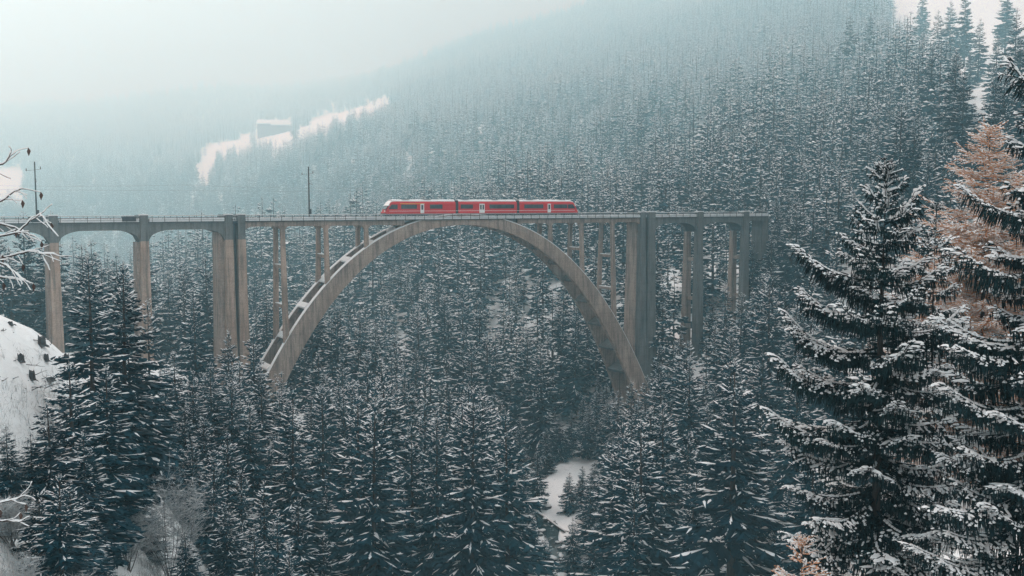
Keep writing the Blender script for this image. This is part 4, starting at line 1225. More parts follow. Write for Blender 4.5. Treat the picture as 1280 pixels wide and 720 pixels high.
def lumps(P, D, L, r):
    """lumps of snow lying along sprigs: flattened, rounded"""
    D = D / (np.linalg.norm(D, axis=1, keepdims=True) + 1e-9)
    S = np.cross(D, [0, 0, 1.0]); S /= np.linalg.norm(S, axis=1, keepdims=True) + 1e-9
    U = np.cross(S, D); m = len(P); b = np.arange(m)
    V = [P]
    for f, q in ((.25, .8), (.75, .75)):
        c = P + D * L[:, None] * f
        V += [c + S * (r * q)[:, None] - U * (r * .25)[:, None], c + U * (r * q * .9)[:, None], c - S * (r * q)[:, None] - U * (r * .25)[:, None]]
    V.append(P + D * L[:, None])
    T = []
    ring = lambda i: [b + (1 + i * 3 + k) * m for k in range(3)]
    r0, r1 = ring(0), ring(1)
    for k in range(2):
        T += [np.stack([b, r0[k], r0[k + 1]], 1), np.stack([r0[k], r1[k], r1[k + 1]], 1), np.stack([r0[k], r1[k + 1], r0[k + 1]], 1), np.stack([r1[k], b + 7 * m, r1[k + 1]], 1)]
    return np.concatenate(V), np.concatenate(T)
def cat(parts):
    V, T, o = [], [], 0
    for v, t in parts:
        V.append(v); T.append(t + o); o += len(v)
    return np.concatenate(V), np.concatenate(T)

def bough(seed, Ln, hang=1.0, up=0.25, dens=1.0):
    """one spruce bough growing along +x; returns (dark V,T) and (snow V,T)"""
    rg = np.random.default_rng(seed)
    axis = lambda q: np.stack([Ln * q, .06 * Ln * np.sin(q * 3 + seed) * q, Ln * (-.10 * np.sin(q * math.pi) + up * .35 * q ** 2.5)], -1)
    pts = axis(np.linspace(0, 1, 9))
    mb = MB().tube([tuple(p) for p in pts], list(np.linspace(.012 + .012 * Ln, .008, 9)), 5)
    woodV = np.array(mb.V); woodT = []
    for f in mb.F:
        for k in range(1, len(f) - 1): woodT.append((f[0], f[k], f[k + 1]))
    dark = [(woodV, np.array(woodT))]; snow = []
    nl = max(5, int(Ln / .085 * dens))
    SP, SD, SL, SR = [], [], [], []          # sprigs
    for i in range(nl):
        q = .08 + .92 * (i + rg.random()) / nl
        p = axis(np.array(q))
        sg = 1 if i % 2 else -1
        env = min(1.0, .32 + Ln * .30 * (1.02 - q) ** .8 + .05) * min(1, q / .22 + .15)
        l = max(.16, env * rg.uniform(.65, 1.15))
        an = sg * rg.uniform(.7, 1.15)
        d = np.array([math.cos(an), math.sin(an), -.12 + up * .3 * q + rg.uniform(-.12, .14)])
        d /= np.linalg.norm(d)
        SP.append(p); SD.append(d); SL.append(l); SR.append(.026)
        n2 = max(1, int(l / .13))
        for k in range(n2):
            f = (k + 1) / (n2 + .6)
            pp = p + d * l * f + np.array([0, 0, -.05 * f * l])
            s2 = 1 if k % 2 else -1
            a2 = an + s2 * rg.uniform(.5, .9)
            d2 = np.array([math.cos(a2), math.sin(a2), -.25 + rg.uniform(-.15, .15)])
            SP.append(pp); SD.append(d2); SL.append(max(.1, .34 * l * (1.1 - f)) * rg.uniform(.8, 1.3)); SR.append(.021)
    # end sprigs
    for k in range(3):
        SP.append(axis(np.array(.97))); SD.append(np.array([1, (k - 1) * .55, .12 + up * .5])); SL.append(.20); SR.append(.026)
    SP, SD, SL, SR = map(np.array, (SP, SD, SL, SR))
    dark.append(spindles(SP, SD, SL * 1.06, SR * rg.uniform(.8, 1.25, len(SR))))
    # hanging curtains
    if hang > 0:
        k = np.nonzero((rg.random(len(SP)) < .95) & (SP[:, 0] < Ln * .93) & (SP[:, 0] > .15))[0]
        k = np.concatenate([k, k]); f = rg.uniform(.1, .95, len(k))[:, None]
        HP = SP[k] + SD[k] * SL[k][:, None] * f
        HD = np.stack([rg.normal(0, .10, len(k)), rg.normal(0, .10, len(k)), -np.ones(len(k))], 1)
        prof = np.clip(1.15 - SP[k, 0] / Ln, .15, 1)
        HL = hang * rg.uniform(.12, .72, len(k)) * (.35 + .85 * prof) * min(1, .35 + Ln * .25)
        dark.append(spindles(HP, HD, HL, rg.uniform(.011, .024, len(k))))
    # snow
    q = SP[:, 0] / Ln
    k = np.nonzero(rg.random(len(SP)) < np.clip(-.12 + 1.0 * q, .05, .75))[0]
    snow.append(lumps(SP[k] + SD[k] * SL[k][:, None] * .12 + [0, 0, .022], SD[k], SL[k] * rg.uniform(.6, .98, len(k)), rg.uniform(.034, .07, len(k))))
    ns = int(Ln / .14)
    qs = np.linspace(.18, .98, ns + 1)
    ap = axis(qs)
    k = rg.random(ns) < .8
    snow.append(lumps((ap[:-1] + [0, 0, .022])[k], (ap[1:] - ap[:-1])[k], (np.linalg.norm(ap[1:] - ap[:-1], axis=1) * 1.25)[k], rg.uniform(.04, .075, ns)[k]))
    return cat(dark), cat(snow)
BOUGH = {}
def bough_mesh(cls, var, kind='spruce'):
    key = (cls, var, kind)
    if key not in BOUGH:
        if kind == 'spruce': dk_, sn_ = bough(900 + var * 17 + int(cls * 10), cls, 1.0, [.35, .15, .5][var % 3])
        elif kind == 'young': dk_, sn_ = bough(1900 + var * 17 + int(cls * 10), cls, .15, .8, .7)
        else: dk_, sn_ = larch_bough(2900 + var * 17 + int(cls * 10), cls)
        BOUGH[key] = (tri_mesh('branch', dk_[0], dk_[1], [M['larch'] if kind == 'larch' else M['needles_near']]), tri_mesh('snow', sn_[0], sn_[1], [M['snow']], smooth=True))
    return BOUGH[key]
def larch_bough(seed, Ln):
    rg = np.random.default_rng(seed)
    axis = lambda q: np.stack([Ln * q, .05 * Ln * np.sin(q * 4 + seed) * q, Ln * (-.05 * np.sin(q * math.pi) + .16 * q ** 2)], -1)
    SP, SD, SL = [], [], []
    P0 = axis(np.linspace(0, 1, 9))
    mb = MB().tube([tuple(p) for p in P0], list(np.linspace(.012 + .008 * Ln, .006, 9)), 4)
    T0 = np.array([(f[0], f[k], f[k + 1]) for f in mb.F for k in range(1, len(f) - 1)])
    nl = int(Ln / .10)
    for i in range(nl):
        q = .06 + .94 * (i + rg.random()) / nl
        p = axis(np.array(q)); sg = 1 if i % 2 else -1
        l = (.25 + Ln * .28 * (1.05 - q)) * rg.uniform(.6, 1.2)
        an = sg * rg.uniform(.4, 1.0)
        d = np.array([math.cos(an), math.sin(an), rg.uniform(-.35, .35)])
        SP.append(p); SD.append(d); SL.append(l)
        for k in range(int(l / .10)):
            f = (k + .7) / (l / .10)
            a2 = an + (1 if k % 2 else -1) * rg.uniform(.4, .9)
            SP.append(p + d * l * f); SD.append(np.array([math.cos(a2), math.sin(a2), rg.uniform(-.5, .35)])); SL.append(max(.1, .4 * l * (1.1 - f)) * rg.uniform(.7, 1.3))
    SP, SD, SL = map(np.array, (SP, SD, SL))
    dark = [(np.array(mb.V), T0), spindles(SP, SD, SL, rg.uniform(.014, .026, len(SL)))]
    k = np.nonzero(rg.random(len(SP)) < .8)[0]
    snow = [lumps(SP[k] + SD[k] * SL[k][:, None] * .1 + [0, 0, .014], SD[k], SL[k] * rg.uniform(.5, .95, len(k)), rg.uniform(.018, .036, len(k)))]
    return cat(dark), cat(snow)
M['needles_near'] = needle_mat('near_spruce_needles', (0.003, 0.016, 0.022), (0.010, 0.034, 0.038))
CLS = [.5, .9, 1.4, 2.0, 2.7, 3.4, 4.2]
def near_tree(name, u_, vt_, dist, label, cat_, env, nwh, per, kind='spruce', low=None, seed=1, tr=.16, extra=(), group=None, sector=None):
    """env(h below tip) -> branch length; branches are parts, their snow sub-parts"""
    rg = random.Random(seed)
    p = at(u_, vt_, dist)
    zg = float(hgt(p[0], p[1])) - .3
    H = p[2] - zg
    r = link(name, None, loc=(p[0], p[1], zg))
    tag(r, label, cat_, group)
    mb = MB().tube([(0, 0, 0), (.04, .02, H * .35), (-.02, 0, H * .7), (0, 0, H - .25), (0, 0, H)], [tr * 1.25, tr, tr * .62, .03, .012], 8)
    mb.build('trunk', M['bark'], r, True)
    low = low if low is not None else H - .5
    def put(h, az, ln, pitch):
        cls = min(CLS, key=lambda c: abs(c - ln)); var = rg.randrange(3)
        bm_, sm_ = bough_mesh(cls, var, kind)
        sc = ln / cls
        b = link('branch', bm_, r, (0, 0, H - h), (rg.uniform(-.12, .12), -pitch, az), (sc, sc * rg.choice((-1, 1)) * rg.uniform(.9, 1.1), sc))
        link('snow', sm_, b)['kind'] = 'stuff'
    h = .12; k = 0
    while h < low:
        f = h / low
        n = per if h > 1.2 else max(3, per - 2)
        a0 = rg.uniform(0, 6.28)
        for j in range(n):
            ln = env(h) * rg.uniform(.68, 1.12)
            if ln < .2: continue
            az = a0 + 6.283 * j / n + rg.uniform(-.35, .35)
            if kind == 'spruce': pitch = .75 - .55 * min(1, h / 3.0) - .30 * min(1, max(0, h - 3) / 6.0) + rg.uniform(-.12, .12)
            elif kind == 'young': pitch = .6 + rg.uniform(-.15, .15)
            else: pitch = .35 - .35 * min(1, h / 4) + rg.uniform(-.25, .25)
            put(h + rg.uniform(-.34, .34) * min(1, h / 2), az, ln, pitch)
        h += (.28 + .10 * min(3, h)) * (9 / nwh); k += 1
    # leading shoots seen in the photograph: (height below the tip, azimuth, length, pitch)
    for e in extra: put(*e)
    # tip candle
    for j in range(5):
        bm_, sm_ = bough_mesh(.5, j % 3, kind)
        b = link('branch', bm_, r, (0, 0, H - .42), (0, -1.0 - .08 * j, 1.256 * j), (.62,) * 3); link('snow', sm_, b)['kind'] = 'stuff'
    return r
PIX = math.pi
near_tree('spruce_tree', 1108, 207, 32, 'nearest big spruce with snow laden hanging boughs and its pointed tip in view', 'tree',
          lambda h: min(3.0, .30 + .40 * h), 5.7, 6, 'spruce', 16.5, 5, .17,
          extra=((.35, PIX * .97, .42, 1.0), (3.7, PIX * .98, 3.0, .33), (4.9, PIX * 1.03, 2.9, .22), (6.1, PIX * .95, 3.3, .24), (7.3, PIX * 1.02, 3.7, .20), (8.7, PIX * .97, 3.6, .02), (10.6, PIX * 1.0, 2.8, -.02), (12.0, PIX, 3.1, -.06),
                 (1.9, .15, 1.5, .75), (5.6, -.2, 2.6, .25), (9.8, -.9, 2.8, -.12)), group=None)
near_tree('spruce_tree', 1325, -25, 27, 'big spruce cut by the right picture edge, boughs before the orange larch', 'tree',
          lambda h: min(3.7, .25 + .36 * h) * (.5 if h < 10 else .8), 6.0, 6, 'spruce', 20.5, 9, .18,
          extra=((3.1, PIX * .97, 1.5, .5), (6.4, PIX * 1.0, 2.5, .28), (8.0, PIX * 1.05, 2.9, .2), (9.9, PIX * .96, 3.0, .1), (11.6, PIX * 1.04, 3.0, .02), (14.0, PIX * 1.1, 3.8, -.10), (16.0, PIX * 1.05, 3.9, .08)))
near_tree('spruce_tree', 1171, 252, 41, 'slim young spruce with bare leading shoot between the big spruce and the larch', 'tree',
          lambda h: 0.05 if h < .9 else min(1.9, .2 + .36 * (h - .8)), 6.5, 5, 'spruce', 15.0, 12, .10)
near_tree('larch_tree', 1238, 160, 44, 'orange larch with snow on its twigs, behind the right edge spruce', 'tree',
          lambda h: min(4.2, .5 + .62 * h), 12.0, 7, 'larch', 16.0, 21, .14)
near_tree('larch_tree', 1205, 285, 49, 'second orange larch, lower, half hidden between the near spruces', 'tree',
          lambda h: min(4.2, .8 + .5 * h), 10.0, 5, 'larch', 12.0, 22, .12)
near_tree('larch_tree', 1003, 668, 30, 'small orange larch tip poking up at the foot of the nearest big spruce', 'tree',
          lambda h: min(1.2, .25 + .4 * h), 11.0, 5, 'larch', 3.5, 23, .05)

# ------------------------------------------------------------------ bare snowy tree reaching in from the left edge
def twig_curve(p, d, L, n, rg, droop=.0, wig=.25):
    pts = [Vector(p)]; d = Vector(d).normalized()
    for k in range(n):
        d = (d + Vector((rg.uniform(-wig, wig), rg.uniform(-wig, wig), rg.uniform(-wig, wig) - droop))).normalized()
        pts.append(pts[-1] + d * (L / n))
    return pts
rg = random.Random(41)
D0 = 11.0
bt_p = at(-130, 330, D0)
bz = float(hgt(bt_p[0], bt_p[1])) - .2
bt = link('bare_tree', None, loc=(bt_p[0], bt_p[1], bz))
tag(bt, 'leafless tree at the left edge with thin snow coated branches and few shrivelled leaves', 'tree')
HT = bt_p[2] - bz + 2.2
MB().tube([(0, 0, 0), (.05, 0, HT * .4), (0, .05, HT * .75), (.05, 0, HT)], [.09, .07, .045, .015], 7).build('trunk', M['bark'], bt, True)
SNOWY = [((-60, 290), [(-20, 300), (20, 292), (38, 276), (50, 268), (56, 275)]), ((-60, 350), [(-10, 325), (20, 318), (40, 314), (54, 317), (70, 319)]),
         ((-60, 250), [(-15, 256), (5, 250), (18, 240), (28, 236)]), ((-60, 330), [(-5, 345), (10, 348), (26, 350)]), ((-60, 215), [(-10, 212), (8, 202), (14, 190)]),
         ((-60, 265), [(-10, 278), (14, 283), (30, 290), (44, 296)]), ((-60, 300), [(-20, 318), (8, 332), (22, 344), (30, 352)]), ((-60, 640), [(-10, 630), (15, 626), (32, 620)]), ((-60, 655), [(-8, 652), (14, 652), (28, 651)])]
for i, (a, ps) in enumerate(SNOWY):
    dpt = D0 + rg.uniform(-.3, .3)
    W = [Vector(at(a[0], a[1], D0 + .2))] + [Vector(at(q[0], q[1], dpt - .05 * j)) for j, q in enumerate(ps)]
    zt_ = min(max(W[0].z - bz - .3, .3), HT - .1)
    local = [Vector((.03, 0, zt_))] + [Vector((w_.x - bt_p[0], w_.y - bt_p[1], w_.z - bz)) for w_ in W]
    fine = []
    for j in range(len(local) - 1):
        for k in range(4):
            fine.append(local[j].lerp(local[j + 1], k / 4) + Vector((rg.uniform(-.008, .008), rg.uniform(-.008, .008), rg.uniform(-.008, .008))))
    fine.append(local[-1])
    mb = MB().tube(fine, list(np.linspace(.016, .004, len(fine))), 5)
    tw = []
    for j in range(6, len(fine), 2):
        dd2 = (fine[j] - fine[j - 1]).normalized() + Vector((rg.uniform(-.2, .2), rg.uniform(-.5, .5), rg.uniform(-.9, .6)))
        c = twig_curve(fine[j], dd2, rg.uniform(.08, .26), 4, rg, .05)
        tw.append(c); mb.tube(c, [.004, .0035, .003, .003, .002], 4)
    br = mb.build('branch', M['bark'], bt)
    sn = MB()
    for c, r_ in [(fine[3:], .012)] + [(c, .007) for c in tw]:
        sn.tube([p + Vector((0, 0, r_ * .95)) for p in c], [r_ * rg.uniform(.45, 1.15) for _ in c], 6)
    sn.build('snow', M['snow'], br, True)['kind'] = 'stuff'
    lf = MB()
    for c in rg.sample(tw, min(2, len(tw))):
        p = c[-1]; s_ = .022
        lf.add([p + Vector((0, 0, .01)), p + Vector((s_, .01, -.03)), p + Vector((.006, -s_ * .5, -.09)), p + Vector((-s_, .008, -.035))], [(0, 1, 2), (0, 2, 3)])
    if lf.V: lf.build('dead_leaf', M['dead_leaf'], br)

# ------------------------------------------------------------------ leafless shrubs
def shrub(u_, v_, dist, H, W, label, seed, m, m2, stems=7, name='bare_shrub', group=None, twn=9):
    rg = random.Random(seed)
    p = at(u_, v_, dist); z = float(hgt(p[0], p[1]))
    r = link(name, None, loc=(p[0], p[1], z - .1))
    tag(r, label, 'shrub', group)
    st = MB(); tw = MB(); V, D, L = [], [], []
    for i in range(stems):
        a = rg.uniform(0, 6.28); sp = rg.uniform(.1, .55) * W / H
        c = twig_curve((rg.uniform(-.2, .2), rg.uniform(-.2, .2), 0), (math.cos(a) * sp, math.sin(a) * sp, 1), H * rg.uniform(.7, 1.05), 7, rg, -.02, .16)
        st.tube(c, list(np.linspace(.035, .008, len(c))), 4)
        for j in range(2, len(c)):
            for k in range(twn // 2 if j < 4 else twn):
                a2 = rg.uniform(0, 6.28)
                c2 = twig_curve(c[j], (math.cos(a2), math.sin(a2), rg.uniform(.1, .9)), H * rg.uniform(.10, .28), 3, rg, 0, .3)
                tw.tube(c2, [.012, .010, .008, .005], 3, cap=False)
                for q in c2[1:]:
                    for _ in range(3):
                        V.append(q); D.append((rg.uniform(-1, 1), rg.uniform(-1, 1), rg.uniform(-.2, 1))); L.append(rg.uniform(.15, .5))
    st.build('stem', m, r)
    a = np.array(tw.V); T_ = np.array([(f[0], f[i], f[i + 1]) for f in tw.F for i in range(1, len(f) - 1)])
    sv = spikes(np.array([tuple(q) for q in V]), np.array(D), np.array(L), np.full(len(L), .009))
    cv = cat([(a, T_), sv])
    link('twigs', tri_mesh('twigs', cv[0], cv[1], [m2]), r)['kind'] = 'stuff'
    return r
shrub(214, 690, 64, 7.0, 6.5, 'large bare frosted shrub on the slope beneath the tall left spruces', 3, M['twig'], M['frost'], 11, twn=11)
shrub(160, 660, 60, 4.2, 4.5, 'lower bare frosted shrub left of the large one beside the snow patch', 4, M['twig'], M['frost'], 8)
shrub(275, 690, 72, 4.5, 5.0, 'bare frosted shrub right of the large one in front of the dark spruces', 6, M['twig'], M['frost'], 8)
shrub(20, 640, 36, 2.6, 3.0, 'pale frosted shrub in the bottom left corner', 7, M['twig'], M['frost'], 8)
shrub(70, 700, 40, 2.4, 2.6, 'pale frosted shrub at the bottom edge, left of the snowy slope', 8, M['twig'], M['frost'], 8)
shrub(10, 545, 44, 2.6, 3.2, 'pale frosted shrub at the left edge under the snowy bank', 9, M['twig'], M['frost'], 8)
shrub(655, 720, 168, 4.2, 4.0, 'grey leafless shrub on the left bank of the stream near the bottom edge', 10, M['twig'], M['frost'], 7)
shrub(733, 668, 190, 5.5, 5.0, 'grey leafless shrub on the right bank under the two young spruces', 11, M['twig'], M['frost'], 8)
shrub(545, 560, 225, 7, 6, 'hazy leafless shrub in the gap left of the arch centre', 12, M['twig'], M['frost'], 8)

M['brush'] = noise_mat('frosted_brush', [(0.35, (0.06, 0.07, 0.075)), (0.65, (0.42, 0.46, 0.47))], 0.8, 0.9)
# frosted brush and dead stalks on the near left slope: nobody could count them
rg_ = np.random.default_rng(5)
bx = rg_.uniform(-34, -6, 26000); by = rg_.uniform(22, 88, 26000)
uu, vv, dd3 = px(bx, by, hgt(bx, by))
cl_ = vnoise(bx, by, 5, 77) * .5 + .5
kk = (((uu > -60) & (uu < 150) & (vv > 480 + 0.35 * uu) & (vv < 800)) | ((uu > 130) & (uu < 330) & (vv > 640))) & (rg_.random(len(bx)) < cl_ ** 1.3) | (in_poly(uu, vv, [(-20, 385), (50, 408), (100, 450), (130, 500), (130, 560), (-20, 520)]) & (rg_.random(len(bx)) < .2 * cl_ ** 2))
kk &= ~in_poly(uu, vv, [(96, 600), (150, 620), (185, 700), (170, 730), (120, 730), (104, 660)]) | (rg_.random(len(bx)) < .12)
bx, by = bx[kk], by[kk]; bzv = hgt(bx, by)
n3 = len(bx)
P3 = np.stack([bx, by, bzv - .05], 1)
PP, DD, LL = [], [], []
for k in range(4):
    PP.append(P3 + np.stack([rg_.normal(0, .12, n3), rg_.normal(0, .12, n3), np.zeros(n3)], 1)); DD.append(np.stack([rg_.normal(0, .3, n3), rg_.normal(0, .3, n3), np.ones(n3)], 1)); LL.append(rg_.uniform(.25, 1.25, n3))
PP, DD, LL = np.concatenate(PP), np.concatenate(DD), np.concatenate(LL)
bv, btris = spikes(PP, DD, LL, rg_.uniform(.006, .013, len(LL)))
tw_p = PP + DD / np.linalg.norm(DD, axis=1, keepdims=True) * (LL * rg_.uniform(.4, .9, len(LL)))[:, None]
sv2 = spikes(tw_p, np.stack([rg_.normal(0, 1, len(LL)), rg_.normal(0, 1, len(LL)), rg_.uniform(.2, 1, len(LL))], 1), LL * .35, np.full(len(LL), .008))
cv = cat([(bv, btris), sv2])
bo = link('brush', tri_mesh('brush', cv[0], cv[1], [M['brush']], None))
tag(bo, 'frosted brush and dead stalks covering the near slope at the lower left', kind='stuff')
print('brush', len(cv[1]))

# ------------------------------------------------------------------ stumps on the snowy bank
def bank_hit(u_, v_):
    dq = np.linspace(35, 110, 600); q = np.array([at(u_, v_, k) for k in dq])
    k = np.nonzero(q[:, 2] <= hgt(q[:, 0], q[:, 1]))[0]
    return q[k[0]] if len(k) else at(u_, v_ + 8, 76)
def stump(u_, v_, wpx, hpx, dist, label, seed, cap=True):
    rg = random.Random(seed)
    p = bank_hit(u_, v_ + hpx * .5); dist = px(*p)[2]; z = float(hgt(p[0], p[1]))
    r0 = wpx / 2 / F * dist; h = hpx / F * dist
    r = link('tree_stump', None, loc=(p[0], p[1], z - .12))
    tag(r, label, 'tree stump', 'stumps on the snowy bank')
    mb = MB(); n = 10
    jag = [rg.uniform(.75, 1.15) for _ in range(n)]
    V = []
    for (zz, k) in ((0, 1.35), (.2 * h, 1.08), (h * .75, .95)):
        for i in range(n):
            a = 6.283 * i / n
            V.append((math.cos(a) * r0 * k * (1 + .14 * math.sin(3 * a + seed)), math.sin(a) * r0 * k * (1 + .14 * math.sin(3 * a + seed)), zz + .12))
    for i in range(n):
        a = 6.283 * i / n; V.append((math.cos(a) * r0 * .9, math.sin(a) * r0 * .9, h * jag[i] + .12))
    V.append((0, 0, h * .8 + .12))
    Fc = [(q * n + i, q * n + (i + 1) % n, (q + 1) * n + (i + 1) % n, (q + 1) * n + i) for q in range(3) for i in range(n)] + [(3 * n + i, 3 * n + (i + 1) % n, 4 * n) for i in range(n)]
    mb.add(V, Fc).build('trunk_stub', M['stump'], r)
    rt = MB()
    for k in range(4):
        a = rg.uniform(0, 6.283)
        rt.tube([(math.cos(a) * r0 * .8, math.sin(a) * r0 * .8, .3 * h), (math.cos(a) * r0 * 1.7, math.sin(a) * r0 * 1.7, .14), (math.cos(a) * r0 * 2.4, math.sin(a) * r0 * 2.4, .05)], [r0 * .3, r0 * .2, r0 * .06], 5)
    rt.build('roots', M['stump'], r)
    if cap:
        sm = MB(); V = []
        for (zz, k) in ((h * .86, .88), (h * 1.0, .7)):
            for i in range(n):
                a = 6.283 * i / n; V.append((math.cos(a) * r0 * k, math.sin(a) * r0 * k, zz + .12))
        V.append((0, 0, h * 1.06 + .12))
        sm.add(V, [(i, (i + 1) % n, n + (i + 1) % n, n + i) for i in range(n)] + [(n + i, n + (i + 1) % n, 2 * n) for i in range(n)]).build('snow', M['snow'], r, True)
ST = [(52, 427, 9, 13, 68, 'torn tree stump with splintered roots, uppermost of the big ones on the snowy bank'), (26, 448, 8, 11, 60, 'square cut stump at the left of the snowy bank'), (58, 448, 6, 9, 62, 'small round stump in the middle of the snowy bank'),
      (83, 430, 6, 8, 74, 'small stump at the right of the snowy bank near the spruces'), (13, 404, 6, 4, 70, 'low stump near the crest of the snowy bank'), (62, 474, 12, 6, 58, 'broad low stump at the lower edge of the snowy bank'), (40, 470, 7, 12, 56, 'leaning broken stump low on the snowy bank')]
for i, a in enumerate(ST): stump(*a, seed=50 + i, cap=i % 2 == 1)
# dead sticks on the bank
for i in range(34):
    u_, v_ = random.uniform(0, 100), random.uniform(405, 490)
    p = bank_hit(u_, v_); z = float(hgt(p[0], p[1]))
    a = random.uniform(0, 6.28); l = random.uniform(.3, 1.3)
    c = twig_curve((0, 0, .02), (math.cos(a), math.sin(a), random.uniform(.05, .5)), l, 4, random, .05, .3)
    mb = MB().tube(c, [.03, .026, .02, .014, .006], 4)
    c2 = twig_curve(c[2], (math.cos(a + 1), math.sin(a + 1), .4), l * .4, 3, random, 0, .3); mb.tube(c2, [.018, .014, .01, .005], 4)
    o = mb.build('dead_branch', M['stump'], None, loc=(p[0], p[1], z))
    tag(o, 'thin dark dead branch lying on the snowy bank with stumps', 'dead branch', 'dead branches scattered on the snowy bank')

# ------------------------------------------------------------------ barn on the upper meadow
best = ground_hit(343, 168)             # where the sight line meets the meadow
print('barn', best, px(*best))
ds = float(np.linalg.norm(best - np.array([0, 0, CAMZ])))
mpp = ds / F
bl, bw, bh = 40 * mpp, 16 * mpp, 5.5 * mpp
fp = [(best[0] + a_, best[1] + b_) for a_ in (-bl * .5, 0, bl * .5) for b_ in (-bw * .5, 0, bw)]
zmax = max(float(hgt(*q)) for q in fp); zmin = min(float(hgt(*q)) for q in fp)
barn = link('barn', None, loc=(best[0], best[1], zmax - .5), rot=(0, 0, R_(6)))
tag(barn, 'long brown barn with snow covered roof on the foggy upper meadow', 'barn')
def gable(x0, x1, y0, y1, z0, ze, zr, nm_w, nm_r, ov):
    MB().add([(x0, y0, z0), (x1, y0, z0), (x1, y1, z0), (x0, y1, z0), (x0, y0, ze), (x1, y0, ze), (x1, y1, ze), (x0, y1, ze), (x0, (y0 + y1) / 2, zr), (x1, (y0 + y1) / 2, zr)],
             [(0, 1, 5, 4), (2, 3, 7, 6), (1, 2, 6, 9, 5), (3, 0, 4, 8, 7)]).build(nm_w, M['barn_wood'], barn)
    ym = (y0 + y1) / 2; k = (zr - ze) / (ym - y0); t = .5 * mpp
    P = []
    for dz in (.03, 1.3 * mpp):
        P.append([(x0 - ov, y0 - ov, ze - k * ov + dz), (x1 + ov, y0 - ov, ze - k * ov + dz), (x1 + ov, ym, zr + dz), (x0 - ov, ym, zr + dz), (x1 + ov, y1 + ov, ze - k * ov + dz), (x0 - ov, y1 + ov, ze - k * ov + dz)])
    V = P[0] + P[1]
    MB().add(V, [(0, 3, 2, 1), (3, 5, 4, 2), (6, 7, 8, 9), (9, 8, 10, 11), (0, 1, 7, 6), (4, 5, 11, 10), (1, 2, 8, 7), (2, 4, 10, 8), (3, 0, 6, 9), (5, 3, 9, 11)]).build(nm_r, M['snow'], barn)
gable(-bl * .5, bl * .42, 0, bw, zmin - zmax - 1, bh, bh + 4.2 * mpp, 'wall', 'roof', 1.2 * mpp)
gable(-bl * .05, bl * .52, -bw * .5, -.3, zmin - zmax - 1, bh * .62, bh * .62 + 2.4 * mpp, 'wall', 'roof', .8 * mpp)
for k in range(4):
    x = -bl * .42 + k * bl * .11
    MB().box(x, x + 1.6 * mpp, -.12, .1, bh * .45, bh * .75).build('window', M['glass'], barn)
MB().box(bl * .1, bl * .1 + 4 * mpp, -bw * .5 - .15, -bw * .5 + .1, .5, bh * .55).build('door', M['under'], barn)

# ------------------------------------------------------------------ stream, rocks, fallen logs
V, Fc = [], []
L_ = []
pts = [Vector((*q, 0)) for q in STREAM]
fine = []
for j in range(len(pts) - 1):
    for k in range(10): fine.append(pts[j].lerp(pts[j + 1], k / 10))
fine.append(pts[-1])
for i, p in enumerate(fine):
    t_v = (fine[min(i + 1, len(fine) - 1)] - fine[max(i - 1, 0)]).normalized(); nn = Vector((-t_v.y, t_v.x, 0))
    wv = 1.6 + .6 * math.sin(i * .7)
    for k in range(5):
        V.append(p + nn * wv * (k / 2 - 1) + Vector((0, 0, STREAM_Z - .75)))
for i in range(len(fine) - 1):
    for k in range(4): Fc.append((i * 5 + k, i * 5 + k + 1, (i + 1) * 5 + k + 1, (i + 1) * 5 + k))
so = link('stream', new_mesh('stream', V, Fc, [M['water']], None, True)); tag(so, 'shallow teal mountain stream between snowy stones', kind='structure')
def rock_mesh(seed):
    bm_ = __import__('bmesh').new(); import bmesh
    bmesh.ops.create_icosphere(bm_, subdivisions=2, radius=1)
    rg = random.Random(seed)
    off = [Vector((rg.uniform(-1, 1), rg.uniform(-1, 1), rg.uniform(-1, 1))).normalized() for _ in range(7)]
    for v_ in bm_.verts:
        k = 1.0
        for o_ in off: k = min(k, .72 / max(.05, v_.co.dot(o_))) if v_.co.dot(o_) > .72 else k
        v_.co *= k
    me = bpy.data.meshes.new('stone'); bm_.to_mesh(me); bm_.free(); return me
RM = [rock_mesh(i) for i in range(4)]
for m_ in RM: m_.materials.append(M['rock'])
CAPM = []
for m_ in RM:
    c = m_.copy(); c.materials.clear(); c.materials.append(M['snow'])
    for v_ in c.vertices:
        v_.co = (v_.co.x * .92, v_.co.y * .92, v_.co.z * (.5 if v_.co.z > 0 else .05) + .62)
    for p_ in c.polygons: p_.use_smooth = True
    CAPM.append(c)
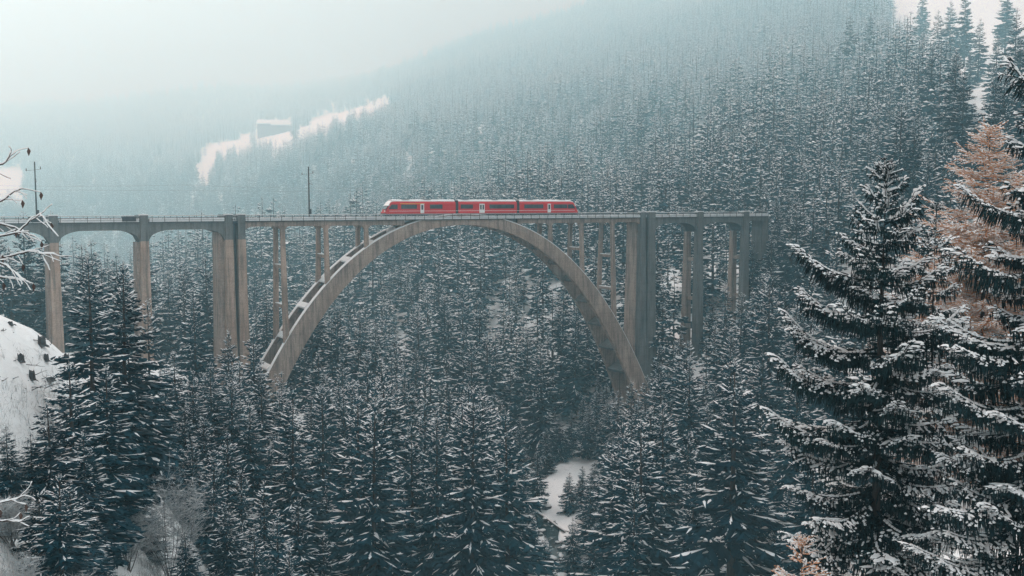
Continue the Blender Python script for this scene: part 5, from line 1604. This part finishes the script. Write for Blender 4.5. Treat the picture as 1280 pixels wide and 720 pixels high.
for i in range(70):
    q = fine[random.randrange(len(fine))]
    a = random.uniform(0, 6.28); rr = random.uniform(.2, 4.0)
    x, y = q.x + math.cos(a) * rr, q.y + math.sin(a) * rr
    s = random.uniform(.25, 1.0) * (1.25 if rr > 2.5 else .8)
    z = max(float(hgt(x, y)), STREAM_Z - .9)
    k = i % 4
    r = link('boulder', None, loc=(x, y, z + s * .1), rot=(random.uniform(-.2, .2), random.uniform(-.2, .2), random.uniform(0, 6.28)), scale=(s * random.uniform(.9, 1.5), s, s * .8))
    tag(r, 'dark snow capped boulder in or beside the stream', 'boulder', 'boulders along the stream')
    link('stone', RM[k], r); link('snow', CAPM[k], r)
for i, (a, b, rd, lb) in enumerate([((668, 634, 214), (706, 656, 199), .35, 'thick fallen log with snow on top along the stream bank'), ((700, 712, 172), (750, 690, 178), .16, 'slender fallen trunk leaning over the stream at the bottom'), ((690, 706, 172), (668, 690, 180), .14, 'short fallen trunk lying across the stream')]):
    A, B = at(*a), at(*b)
    A[2] = float(hgt(A[0], A[1])) + rd * 1.1; B[2] = float(hgt(B[0], B[1])) + rd * 1.1
    o = link('fallen_log', None, loc=tuple(A)); tag(o, lb, 'log', 'fallen logs by the stream')
    e = Vector(B - A)
    pts = [e * f + Vector((0, 0, .1 * math.sin(f * 5))) for f in np.linspace(0, 1, 8)]
    MB().tube(pts, list(np.linspace(rd, rd * .6, 8)), 8).build('trunk', M['bark'], o, True)
    MB().tube([p + Vector((0, 0, rd * .55)) for p in pts], list(np.linspace(rd * .85, rd * .45, 8)), 7).build('snow', M['snow'], o, True)


# ------------------------------------------------------------------ haze
hz = MB().box(gx[0] - 60, gx[-1] + 60, gy[0] - 60, gy[-1] + 60, float(GZ.min()) - 1.5, float(GZ.max()) + 45)
hm = bpy.data.materials.new('winter_haze'); hm.use_nodes = True
hn = hm.node_tree; hn.nodes.clear()
ho = hn.nodes.new('ShaderNodeOutputMaterial'); pv = hn.nodes.new('ShaderNodeVolumePrincipled')
pv.inputs['Color'].default_value = (0.5, 0.87, 1.0, 1)
pv.inputs['Absorption Color'].default_value = (1, 1, 1, 1)
pv.inputs['Density'].default_value = HAZE
pv.inputs['Anisotropy'].default_value = 0.62
hn.links.new(pv.outputs[0], ho.inputs['Volume'])
hzo = hz.build('haze', hm)
tag(hzo, 'pale winter haze filling the whole valley', kind='stuff')
